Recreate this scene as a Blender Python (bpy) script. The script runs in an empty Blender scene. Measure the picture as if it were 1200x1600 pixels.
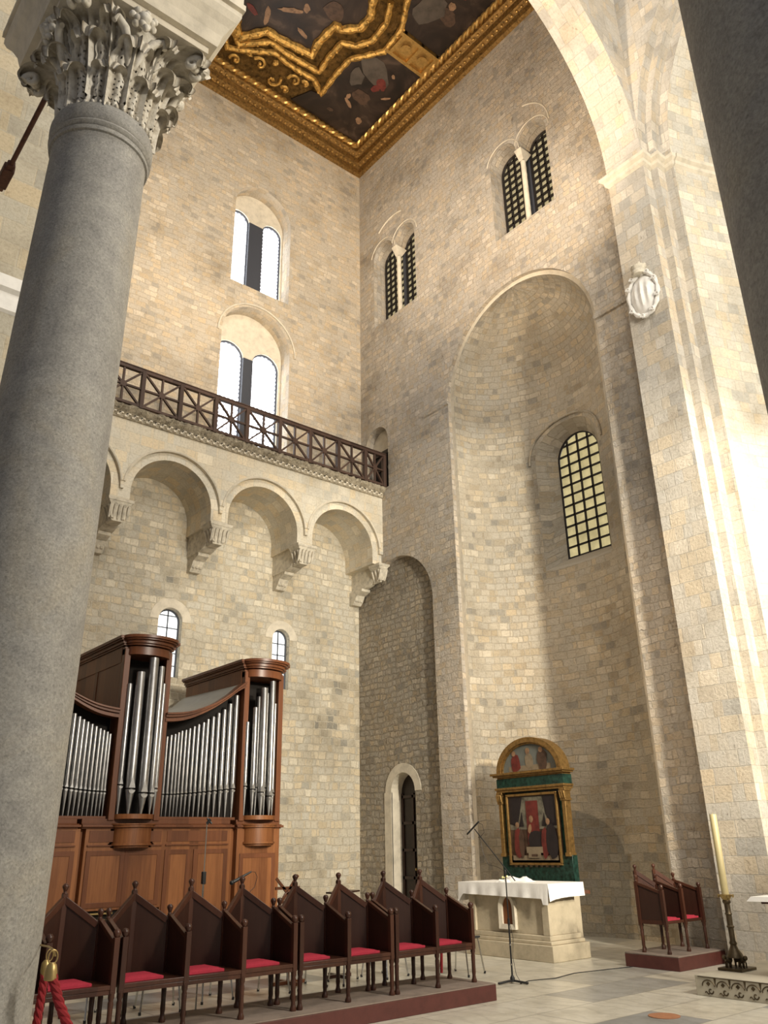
import bpy, bmesh, math, random
from mathutils import Vector, Matrix
from mathutils.geometry import tessellate_polygon
PI = math.pi
random.seed(7)
S = bpy.context.scene
COL = S.collection
R = math.radians

# ------------------------------------------------------------------ camera
YAW, PITCH, ROLL, FPX, EYE = 0.874183948, 0.389854681, -0.0182057786, 1273.923, 1.6
fw = Vector((math.cos(PITCH)*math.cos(YAW), math.cos(PITCH)*math.sin(YAW), math.sin(PITCH)))
rt = Vector((math.sin(YAW), -math.cos(YAW), 0))
up = rt.cross(fw)
r2 = rt*math.cos(ROLL) + up*math.sin(ROLL)
u2 = up*math.cos(ROLL) - rt*math.sin(ROLL)
cd = bpy.data.cameras.new('camera')
cam = bpy.data.objects.new('camera', cd)
COL.objects.link(cam)
m = Matrix((r2, u2, -fw)).transposed().to_4x4()
m.translation = Vector((0, 0, EYE))
cam.matrix_world = m
cd.sensor_fit = 'VERTICAL'
cd.sensor_height = 32
cd.sensor_width = 24
cd.lens = FPX/1600*32
cd.clip_start = 0.05
S.camera = cam

# ------------------------------------------------------------------ light
EXPOSURE = 0.1
S.view_settings.view_transform = 'Standard'
S.view_settings.look = 'None'
S.view_settings.gamma = 1
S.view_settings.use_curve_mapping = False
S.view_settings.exposure = EXPOSURE
W = bpy.data.worlds.new('world')
S.world = W
W.use_nodes = True
W.node_tree.nodes['Background'].inputs[0].default_value = (0.93, 0.93, 1.0, 1)
W.node_tree.nodes['Background'].inputs[1].default_value = 0.20

def aim(o, tgt):
    o.rotation_euler = (Vector(tgt) - o.location).to_track_quat('-Z', 'Y').to_euler()

def area(name, loc, tgt, sx, sy, power, col):
    d = bpy.data.lights.new(name, 'AREA')
    d.shape = 'RECTANGLE'; d.size = sx; d.size_y = sy; d.energy = power; d.color = col
    o = bpy.data.objects.new(name, d); COL.objects.link(o)
    o.location = loc; aim(o, tgt); return o

def spot(name, loc, tgt, power, col, ang, rad, blend=.5):
    d = bpy.data.lights.new(name, 'SPOT')
    d.energy = power; d.color = col; d.spot_size = R(ang); d.spot_blend = blend; d.shadow_soft_size = rad
    o = bpy.data.objects.new(name, d); COL.objects.link(o)
    o.location = loc; aim(o, tgt); return o

# high windows of the opposite transept arm, behind and to the right of the camera
area('daylight_from_far_transept', (7.3, -3.6, 8.6), (11, 11, 5), 1.0, 1.2, 900, (1.0, 0.92, 0.78))
spot('low_daylight_from_far_transept', (7.3, -3.6, 6.2), (12.0, 10.3, 4.8), 7600, (1.0, 0.91, 0.74), 46, 0.30, .45)
area('daylight_from_south_windows', (9.3, -7.5, 9.5), (10.5, 10, 6), 3, 4, 750, (1.0, 0.93, 0.80))
# unseen fill light added over the crossing, as from cupola windows
area('crossing_fill', (5.2, 0.6, 17.5), (8.5, 10.5, 5), 4.5, 4.5, 800, (1.0, 0.94, 0.84))
# floodlights of the church, plus an added fill on the upper left wall
spot('altar_floodlight', (3.4, 8.4, 10.6), (12.6, 9.6, 4.2), 1400, (1.0, 0.76, 0.50), 40, 0.10, .7)
spot('upper_left_wall_fill', (6.6, 7.6, 11.0), (8.2, 15.5, 17.5), 2600, (1.0, 0.84, 0.64), 95, 0.2, .9)  # added to brighten the upper left wall, stands for no lamp
spot('vault_floodlight', (6.0, 12.2, 10.4), (13.0, 8.4, 13.0), 520, (1.0, 0.76, 0.50), 60, 0.12, .8)
spot('upper_wall_floodlight', (6.0, 7.2, 11.0), (12.2, 9.6, 18.5), 3200, (1.0, 0.80, 0.58), 80, 0.2, .9)

# ------------------------------------------------------------------ node helpers
def newmat(name):
    m = bpy.data.materials.new(name); m.use_nodes = True
    nt = m.node_tree
    b = nt.nodes['Principled BSDF']
    return m, nt, b

def N(nt, t, **kw):
    n = nt.nodes.new(t)
    for k, v in kw.items():
        if k.startswith('i_'):
            n.inputs[k[2:].replace('_', ' ')].default_value = v
        else:
            setattr(n, k, v)
    return n

def L(nt, a, b): nt.links.new(a, b)

def ramp(nt, fac, stops, interp='LINEAR'):
    r = nt.nodes.new('ShaderNodeValToRGB')
    r.color_ramp.interpolation = interp
    el = r.color_ramp.elements
    while len(el) > 1: el.remove(el[-1])
    el[0].position = stops[0][0]; el[0].color = (*stops[0][1], 1)
    for p, c in stops[1:]:
        e = el.new(p); e.color = (*c, 1)
    L(nt, fac, r.inputs[0])
    return r.outputs[0]

def mixc(nt, fac, a, b, mode='MIX'):
    n = nt.nodes.new('ShaderNodeMix'); n.data_type = 'RGBA'; n.blend_type = mode
    for inp, v in ((n.inputs[0], fac), (n.inputs[6], a), (n.inputs[7], b)):
        if isinstance(v, (int, float)): inp.default_value = v
        elif isinstance(v, tuple): inp.default_value = (*v, 1)
        else: L(nt, v, inp)
    return n.outputs[2]

def noise(nt, vec, scale, detail=4, rough=.6, dist=0):
    n = nt.nodes.new('ShaderNodeTexNoise')
    n.inputs['Scale'].default_value = scale; n.inputs['Detail'].default_value = detail
    n.inputs['Roughness'].default_value = rough; n.inputs['Distortion'].default_value = dist
    if vec is not None: L(nt, vec, n.inputs['Vector'])
    return n

def vmath(nt, op, a, b=None, s=None):
    n = nt.nodes.new('ShaderNodeVectorMath'); n.operation = op
    L(nt, a, n.inputs[0])
    if b is not None:
        if isinstance(b, tuple): n.inputs[1].default_value = b
        else: L(nt, b, n.inputs[1])
    if s is not None: n.inputs['Scale'].default_value = s
    return n.outputs[0]

def fmath(nt, op, a, b=None, c=None):
    n = nt.nodes.new('ShaderNodeMath'); n.operation = op
    for i, v in enumerate((a, b, c)):
        if v is None: continue
        if isinstance(v, (int, float)): n.inputs[i].default_value = v
        else: L(nt, v, n.inputs[i])
    return n.outputs[0]

def bump(nt, h, strength, dist, b):
    n = nt.nodes.new('ShaderNodeBump')
    n.inputs['Strength'].default_value = strength; n.inputs['Distance'].default_value = dist
    L(nt, h, n.inputs['Height']); L(nt, n.outputs[0], b.inputs['Normal'])

def sc(c, k): return tuple(min(1, x*k) for x in c)

def stone(name, bw, bh, base, var=.35, mortar=1.0, msize=.012, wob=.05, bstr=.6, dark=0., patch=0., off=0., pits=.25):
    """masonry laid in courses, UV in metres"""
    m, nt, b = newmat(name)
    uv = N(nt, 'ShaderNodeUVMap').outputs[0]
    uv0 = vmath(nt, 'ADD', uv, (off, off*.37, 0))
    n1 = noise(nt, uv0, 1.1, 2)
    n2 = noise(nt, uv0, 7, 2)
    d1 = vmath(nt, 'SCALE', vmath(nt, 'SUBTRACT', n1.outputs['Color'], (.5, .5, .5)), s=wob*2.2)
    d2 = vmath(nt, 'SCALE', vmath(nt, 'SUBTRACT', n2.outputs['Color'], (.5, .5, .5)), s=wob*.9)
    co = vmath(nt, 'ADD', vmath(nt, 'ADD', uv0, d1), d2)
    br = nt.nodes.new('ShaderNodeTexBrick')
    L(nt, co, br.inputs['Vector'])
    br.inputs['Scale'].default_value = 1
    br.inputs['Brick Width'].default_value = bw; br.inputs['Row Height'].default_value = bh
    br.inputs['Mortar Size'].default_value = msize; br.inputs['Mortar Smooth'].default_value = .35
    br.inputs['Color1'].default_value = (0, 0, 0, 1); br.inputs['Color2'].default_value = (1, 1, 1, 1)
    br.inputs['Mortar'].default_value = (.5, .5, .5, 1)
    br.offset = .43; br.squash = .72; br.squash_frequency = 3
    b2 = nt.nodes.new('ShaderNodeTexBrick')
    L(nt, co, b2.inputs['Vector'])
    b2.inputs['Scale'].default_value = 1
    b2.inputs['Brick Width'].default_value = bw*.61; b2.inputs['Row Height'].default_value = bh
    b2.inputs['Mortar Size'].default_value = msize*.7; b2.inputs['Mortar Smooth'].default_value = .5
    b2.inputs['Color1'].default_value = (0, 0, 0, 1); b2.inputs['Color2'].default_value = (1, 1, 1, 1)
    b2.inputs['Mortar'].default_value = (.5, .5, .5, 1); b2.offset = .27
    cell = mixc(nt, .42, br.outputs['Color'], b2.outputs['Color'])
    cell = mixc(nt, 1, cell, (0, 0, 0), 'ADD')
    cell = ramp(nt, cell, [(.15, (0, 0, 0)), (.85, (1, 1, 1))])
    mfac = fmath(nt, 'MAXIMUM', br.outputs['Fac'], fmath(nt, 'MULTIPLY', b2.outputs['Fac'], .45))
    d = 1-var*.80
    warm = (base[0]*1.04, base[1]*.97, base[2]*.86)
    grey = (base[0]*.9, base[1]*.93, base[2]*.98)
    st = [(0, sc(grey, d*(1-dark))), (.10, sc(warm, d+.10)), (.28, sc(base, .97)), (.6, sc(grey, 1.05)), (.8, sc(warm, 1.02)), (1, sc(base, 1.16))]
    c = ramp(nt, cell, st)
    if patch > 0:
        pn = noise(nt, uv0, .45, 3, .65)
        pm = ramp(nt, pn.outputs['Fac'], [(.52, (0, 0, 0)), (.62, (patch,)*3)])
        c2 = ramp(nt, cell, [(0, sc(grey, .42)), (.5, sc(warm, .62)), (1, sc(base, .95))])
        c = mixc(nt, pm, c, c2)
    c = mixc(nt, mfac, c, sc(base, .86*mortar))
    big = noise(nt, uv0, .55, 5, .65)
    c = mixc(nt, 1, c, ramp(nt, big.outputs['Fac'], [(.3, (.70, .68, .65)), (.52, (1, 1, 1)), (.75, (1.0, .95, .88))]), 'MULTIPLY')
    fine = noise(nt, uv0, 22, 6, .7)
    c = mixc(nt, 1, c, ramp(nt, fine.outputs['Fac'], [(.3, (.78, .77, .75)), (.55, (1, 1, 1))]), 'MULTIPLY')
    pt = noise(nt, uv0, 3.4, 7, .72, .4)
    c = mixc(nt, 1, c, ramp(nt, pt.outputs['Fac'], [(.63, (1, 1, 1)), (.70, (1-pits, 1-pits*1.08, 1-pits*1.15))]), 'MULTIPLY')
    L(nt, c, b.inputs['Base Color'])
    b.inputs['Roughness'].default_value = .92
    b.inputs['Specular IOR Level'].default_value = .2
    h = fmath(nt, 'ADD', fmath(nt, 'MULTIPLY', mfac, -.60), fmath(nt, 'MULTIPLY', fine.outputs['Fac'], .75))
    h = fmath(nt, 'ADD', h, fmath(nt, 'MULTIPLY', n2.outputs['Fac'], .5))
    h = fmath(nt, 'ADD', h, fmath(nt, 'MULTIPLY', cell, .45))
    bump(nt, h, bstr, .05, b)
    return m

def plain(name, col, rough=.5, metal=0., bscale=0, bstr=.2, var=0., vscale=6, spec=.5, coord='Object', bd=.01):
    m, nt, b = newmat(name)
    tc = N(nt, 'ShaderNodeTexCoord').outputs[coord]
    b.inputs['Roughness'].default_value = rough; b.inputs['Metallic'].default_value = metal
    b.inputs['Specular IOR Level'].default_value = spec
    if var > 0:
        n = noise(nt, tc, vscale, 6, .65)
        c = ramp(nt, n.outputs['Fac'], [(.3, sc(col, 1-var)), (.5, col), (.72, sc(col, 1+var*.6))])
        L(nt, c, b.inputs['Base Color'])
    else:
        b.inputs['Base Color'].default_value = (*col, 1)
    if bscale:
        n = noise(nt, tc, bscale, 6, .7)
        bump(nt, n.outputs['Fac'], bstr, bd, b)
    return m

def wood(name, c1, c2, rough=.4, plank=.14, axis='X', spec=.4):
    m, nt, b = newmat(name)
    tc = N(nt, 'ShaderNodeTexCoord').outputs['Object']
    mp = N(nt, 'ShaderNodeMapping'); mp.inputs['Scale'].default_value = (9, 9, .7)
    L(nt, tc, mp.inputs[0])
    n = noise(nt, mp.outputs[0], 3, 5, .6, .6)
    sx = N(nt, 'ShaderNodeSeparateXYZ'); L(nt, tc, sx.inputs[0])
    cell = fmath(nt, 'FLOOR', fmath(nt, 'DIVIDE', fmath(nt, 'ADD', sx.outputs[0], sx.outputs[1]), plank))
    wn = N(nt, 'ShaderNodeTexWhiteNoise'); wn.noise_dimensions = '1D'; L(nt, cell, wn.inputs['W'])
    v = fmath(nt, 'ADD', fmath(nt, 'MULTIPLY', n.outputs['Fac'], .6), fmath(nt, 'MULTIPLY', wn.outputs[0], .4))
    c = ramp(nt, v, [(.25, c1), (.55, tuple((a+d)/2 for a, d in zip(c1, c2))), (.8, c2)])
    L(nt, c, b.inputs['Base Color'])
    b.inputs['Roughness'].default_value = rough
    b.inputs['Specular IOR Level'].default_value = spec
    bump(nt, n.outputs['Fac'], .12, .004, b)
    return m

def emit(name, col, strength, dots=None):
    m, nt, b = newmat(name)
    b.inputs['Base Color'].default_value = (*sc(col, .5), 1)
    b.inputs['Roughness'].default_value = .3
    b.inputs['Emission Strength'].default_value = strength
    b.inputs['Emission Color'].default_value = (*col, 1)
    if dots:
        uv = N(nt, 'ShaderNodeUVMap').outputs[0]
        sp = dots
        f = vmath(nt, 'FRACTION', vmath(nt, 'SCALE', uv, s=1/sp))
        s = N(nt, 'ShaderNodeSeparateXYZ'); L(nt, f, s.inputs[0])
        dx = fmath(nt, 'SUBTRACT', s.outputs[0], .5); dy = fmath(nt, 'SUBTRACT', s.outputs[1], .5)
        dd = fmath(nt, 'ADD', fmath(nt, 'MULTIPLY', dx, dx), fmath(nt, 'MULTIPLY', dy, dy))
        k = fmath(nt, 'LESS_THAN', dd, .10)
        L(nt, mixc(nt, k, col, (.05, .055, .07)), b.inputs['Emission Color'])
    return m

def amber(name, base, strength):
    m, nt, b = newmat(name)
    tc = N(nt, 'ShaderNodeTexCoord').outputs['Object']
    wn = noise(nt, tc, 3.2, 3, .6)
    c = ramp(nt, wn.outputs['Fac'], [(.3, sc(base, .72)), (.55, base), (.75, sc(base, 1.2))])
    L(nt, c, b.inputs['Emission Color']); b.inputs['Emission Strength'].default_value = strength
    b.inputs['Base Color'].default_value = (*sc(base, .3), 1); b.inputs['Roughness'].default_value = .15
    return m

# ------------------------------------------------------------------ materials
BASE = (.60, .53, .42)
M = {}
M['wall_up'] = stone('masonry_upper', .36, .135, (.60, .52, .41), .22, 1.06, .010, .07, .6)
M['wall_low'] = stone('masonry_lower', .34, .165, (.66, .60, .48), .25, 1.06, .014, .07, .75, patch=.75, off=3.1)
M['wall_right'] = stone('masonry_right', .28, .135, (.56, .50, .42), .24, 1.03, .010, .08, .8, off=7.7, pits=.5)
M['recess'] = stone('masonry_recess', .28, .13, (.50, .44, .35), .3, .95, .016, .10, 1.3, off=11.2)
M['ashlar'] = stone('ashlar_pier', .48, .24, (.60, .55, .47), .16, .92, .007, .02, .4, off=5.3, pits=.4)
M['apse'] = stone('masonry_apse', .36, .15, (.56, .50, .40), .3, 1.02, .012, .06, .7, patch=.35, off=2.2)
M['apse_low'] = M['apse']
M['arcade'] = stone('ashlar_arcade', .42, .24, (.70, .64, .52), .10, .96, .006, .015, .25, off=1.4)
M['chancel'] = stone('ashlar_chancel', .44, .21, (.66, .61, .51), .16, .95, .008, .03, .4, off=9.4)
M['nave'] = stone('ashlar_nave', .75, .34, (.50, .45, .35), .14, 1.1, .012, .02, .4, off=4.4)
M['pale'] = plain('pale_limestone', (.64, .58, .47), .85, 0, 14, .45, .22, 5, .2)
M['pale2'] = plain('worn_carved_limestone', (.60, .55, .45), .9, 0, 20, .8, .35, 9, .2)
M['white_marble'] = plain('white_marble', (.74, .72, .68), .45, 0, 12, .25, .15, 4)
M['iron'] = plain('black_iron', (.022, .018, .016), .6, .3)
M['bronze_dark'] = plain('dark_bronze', (.10, .075, .045), .42, .8, 30, .3, .4, 10)
M['gold'] = plain('gilt_carving', (.62, .38, .11), .30, .80, 13, 1.0, .8, 9, bd=.03)
M['gold_c'] = plain('dark_gilt_cornice', (.27, .155, .048), .34, .8, 22, 1.0, .8, 16, bd=.02)
M['goldold'] = plain('old_dull_gilding', (.30, .18, .06), .42, .7, 50, .4, .5, 16)
M['gold2'] = plain('gilt_frame', (.50, .31, .10), .36, .75, 40, .4, .35, 14)
M['goldflat'] = plain('gilt_ground', (.20, .115, .035), .36, .8, 9, 1.0, .9, 6, bd=.12)
M['chrome'] = plain('chromed_steel', (.62, .62, .60), .22, 1)
M['black'] = plain('black_paint', (.018, .018, .018), .45)
M['blackcloth'] = plain('black_plastic', (.03, .03, .032), .6)
M['darkwood'] = wood('dark_stained_oak', (.036, .013, .008), (.080, .030, .017), .32, .5)
M['darkpanel'] = wood('dark_oak_panel', (.024, .010, .007), (.046, .019, .012), .4, .4)
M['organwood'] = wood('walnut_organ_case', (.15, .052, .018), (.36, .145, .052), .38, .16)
M['organdark'] = wood('dark_walnut_panel', (.13, .045, .016), (.26, .095, .035), .4, .22)  # darker walnut than the case front
M['organpost'] = wood('walnut_mouldings', (.12, .042, .018), (.22, .080, .033), .35, .3)
M['organshade'] = plain('organ_interior_shade', (.012, .009, .007), .9)  # near-black colour stands for the shade inside the case
M['railwood'] = wood('brown_gallery_railing', (.050, .028, .020), (.10, .058, .042), .55, .3)
M['greypanel'] = plain('grey_organ_roof', (.30, .29, .26), .6, 0, 0, 0, .12)
M['redcloth'] = plain('red_cushion_fabric', (.42, .035, .06), .8, 0, 60, .3, .12, 30, .2)
M['velvet'] = plain('red_velvet_rope', (.24, .015, .02), .75, 0, 0, 0, .15, 30, .3)
M['whitecloth'] = plain('white_linen', (.86, .84, .80), .8, 0, 18, .25, .05, 8, .2)
M['carpet'] = plain('platform_carpet', (.25, .20, .165), .95, 0, 90, .3, .25, 5, .1)
M['platside'] = plain('platform_red_side', (.10, .028, .022), .5, 0, 0, 0, .25, 8)
M['wax'] = plain('ivory_wax', (.50, .42, .22), .45, 0, 0, 0, .06)
M['brass'] = plain('aged_brass', (.40, .29, .12), .42, .8)
M['green_marble'] = plain('green_veined_marble', (.011, .036, .027), .3, 0, 0, 0, 1.6, 16)
M['door'] = wood('dark_brown_door', (.020, .013, .010), (.038, .025, .018), .5, .3)
M['rust'] = plain('iron_tie', (.09, .035, .022), .7, .2, 0, 0, .4, 20)
M['terracotta'] = plain('terracotta_disc', (.36, .16, .08), .6, 0, 0, 0, .2, 20)
M['mullion'] = plain('dark_window_frame', (.045, .05, .065), .6)
M['w_top'] = emit('daylit_pierced_pane', (.93, .96, 1.0), 7.0, .12)
M['w_small'] = emit('daylit_clear_pane', (.95, .98, .96), 1.6)
M['w_amber'] = amber('amber_glass', (.62, .52, .26), .80)
M['w_amber2'] = amber('dim_amber_glass', (.56, .47, .27), .62)
M['void'] = plain('unlit_interior', (.02, .017, .014), .9)

def pipe_metal():
    m, nt, b = newmat('tin_pipe_metal')
    tc = N(nt, 'ShaderNodeTexCoord').outputs['Object']
    n = noise(nt, tc, 9, 4)
    L(nt, ramp(nt, n.outputs['Fac'], [(.3, (.34, .34, .34)), (.7, (.48, .475, .465))]), b.inputs['Base Color'])
    b.inputs['Metallic'].default_value = .9; b.inputs['Roughness'].default_value = .33
    return m
M['pipe'] = pipe_metal()

def granite(name, base):
    m, nt, b = newmat(name)
    tc = N(nt, 'ShaderNodeTexCoord').outputs['Object']
    v = N(nt, 'ShaderNodeTexVoronoi'); v.inputs['Scale'].default_value = 95; L(nt, tc, v.inputs['Vector'])
    n = noise(nt, tc, 60, 6, .8)
    big = noise(nt, tc, 1.6, 5, .65, .8)
    mid = noise(nt, tc, 9, 5, .6)
    c = ramp(nt, n.outputs['Fac'], [(.30, sc(base, .50)), (.47, base), (.62, sc(base, 1.3)), (.75, sc(base, 1.6))])
    c = mixc(nt, .35, c, ramp(nt, v.outputs['Color'], [(0, sc(base, .5)), (.5, base), (1, sc(base, 1.5))]))
    c = mixc(nt, 1, c, ramp(nt, big.outputs['Fac'], [(.3, (.72, .72, .74)), (.5, (.95, .95, .95)), (.7, (1, .95, .86))]), 'MULTIPLY')
    c = mixc(nt, 1, c, ramp(nt, mid.outputs['Fac'], [(.35, (.86, .86, .87)), (.6, (1, 1, 1))]), 'MULTIPLY')
    L(nt, c, b.inputs['Base Color'])
    b.inputs['Roughness'].default_value = .62; b.inputs['Specular IOR Level'].default_value = .35
    bump(nt, fmath(nt, 'ADD', n.outputs['Fac'], fmath(nt, 'MULTIPLY', mid.outputs['Fac'], 2)), .35, .006, b)
    return m
M['granite'] = granite('grey_granite', (.31, .298, .27))

def carved():
    m, nt, b = newmat('carved_marble_capital')
    tc = N(nt, 'ShaderNodeTexCoord').outputs['Object']
    g = N(nt, 'ShaderNodeNewGeometry')
    n = noise(nt, tc, 12, 6, .65)
    c = ramp(nt, n.outputs['Fac'], [(.3, (.36, .32, .25)), (.5, (.58, .54, .46)), (.7, (.68, .65, .58))])
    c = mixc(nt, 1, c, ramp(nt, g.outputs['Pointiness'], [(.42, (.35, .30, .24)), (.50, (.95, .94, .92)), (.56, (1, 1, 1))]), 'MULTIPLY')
    L(nt, c, b.inputs['Base Color']); b.inputs['Roughness'].default_value = .7
    n2 = noise(nt, tc, 30, 5, .7)
    bump(nt, n2.outputs['Fac'], .5, .01, b)
    return m
M['carved'] = carved()

def marble_floor():
    m, nt, b = newmat('marble_slab_floor')
    tc = N(nt, 'ShaderNodeTexCoord').outputs['Object']
    mp = N(nt, 'ShaderNodeMapping'); mp.inputs['Location'].default_value = (.3, .55, 0); L(nt, tc, mp.inputs[0])
    br = nt.nodes.new('ShaderNodeTexBrick'); L(nt, mp.outputs[0], br.inputs['Vector'])
    br.inputs['Scale'].default_value = 1; br.inputs['Brick Width'].default_value = 1.9; br.inputs['Row Height'].default_value = .7
    br.inputs['Mortar Size'].default_value = .006
    br.inputs['Color1'].default_value = (0, 0, 0, 1); br.inputs['Color2'].default_value = (1, 1, 1, 1); br.inputs['Mortar'].default_value = (.5, .5, .5, 1)
    c = ramp(nt, br.outputs['Color'], [(0, (.28, .29, .29)), (.20, (.36, .36, .35)), (.27, (.66, .62, .52)), (.6, (.72, .68, .57)), (1, (.62, .59, .51))])
    w = N(nt, 'ShaderNodeTexWave'); w.inputs['Scale'].default_value = 1.2; w.inputs['Distortion'].default_value = 9; w.inputs['Detail'].default_value = 4; w.inputs['Detail Scale'].default_value = 1.5
    L(nt, tc, w.inputs['Vector'])
    c = mixc(nt, 1, c, ramp(nt, w.outputs['Fac'], [(0, (.88, .88, .88)), (.25, (1, 1, 1))]), 'MULTIPLY')
    n = noise(nt, tc, 2.5, 6, .7)
    c = mixc(nt, 1, c, ramp(nt, n.outputs['Fac'], [(.35, (.78, .77, .74)), (.6, (1, 1, 1))]), 'MULTIPLY')
    c = mixc(nt, br.outputs['Fac'], c, (.25, .23, .19))
    L(nt, c, b.inputs['Base Color']); b.inputs['Roughness'].default_value = .30
    b.inputs['Specular IOR Level'].default_value = .45
    return m
M['floor'] = marble_floor()

def painting(name, stops, scale, seed):
    m, nt, b = newmat(name)
    tc = N(nt, 'ShaderNodeTexCoord').outputs['Object']
    mp = N(nt, 'ShaderNodeMapping'); mp.inputs['Location'].default_value = (seed, seed*.7, 0); L(nt, tc, mp.inputs[0])
    n = noise(nt, mp.outputs[0], scale, 4, .55, .9)
    L(nt, ramp(nt, n.outputs['Fac'], stops), b.inputs['Base Color'])
    b.inputs['Roughness'].default_value = .45
    return m
M['canvas'] = painting('dark_oil_painting', [(.30, (.006, .004, .003)), (.45, (.014, .008, .006)), (.58, (.030, .018, .013)), (.66, (.065, .042, .030)), (.78, (.02, .012, .008))], 1.3, 3.1)
M['p_flesh'] = plain('painted_flesh', (.22, .13, .075), .5, 0, 0, 0, .5, 9)
M['p_red'] = plain('painted_red', (.11, .018, .014), .5, 0, 0, 0, .5, 7)
M['p_sky'] = plain('painted_sky', (.065, .052, .042), .5, 0, 0, 0, .5, 3)
M['p_blue'] = plain('painted_blue_sky', (.11, .12, .11), .5, 0, 0, 0, .3, 5)
M['p_sky2'] = plain('painted_evening_sky', (.13, .12, .09), .5, 0, 0, 0, .8, 7)
M['p_dark'] = plain('painted_dark_robe', (.014, .010, .011), .5, 0, 0, 0, .4, 12)
M['p_cream'] = plain('painted_cream', (.19, .15, .10), .5, 0, 0, 0, .25, 12)
M['p_brown'] = plain('painted_brown', (.06, .034, .022), .5, 0, 0, 0, .6, 8)

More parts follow.
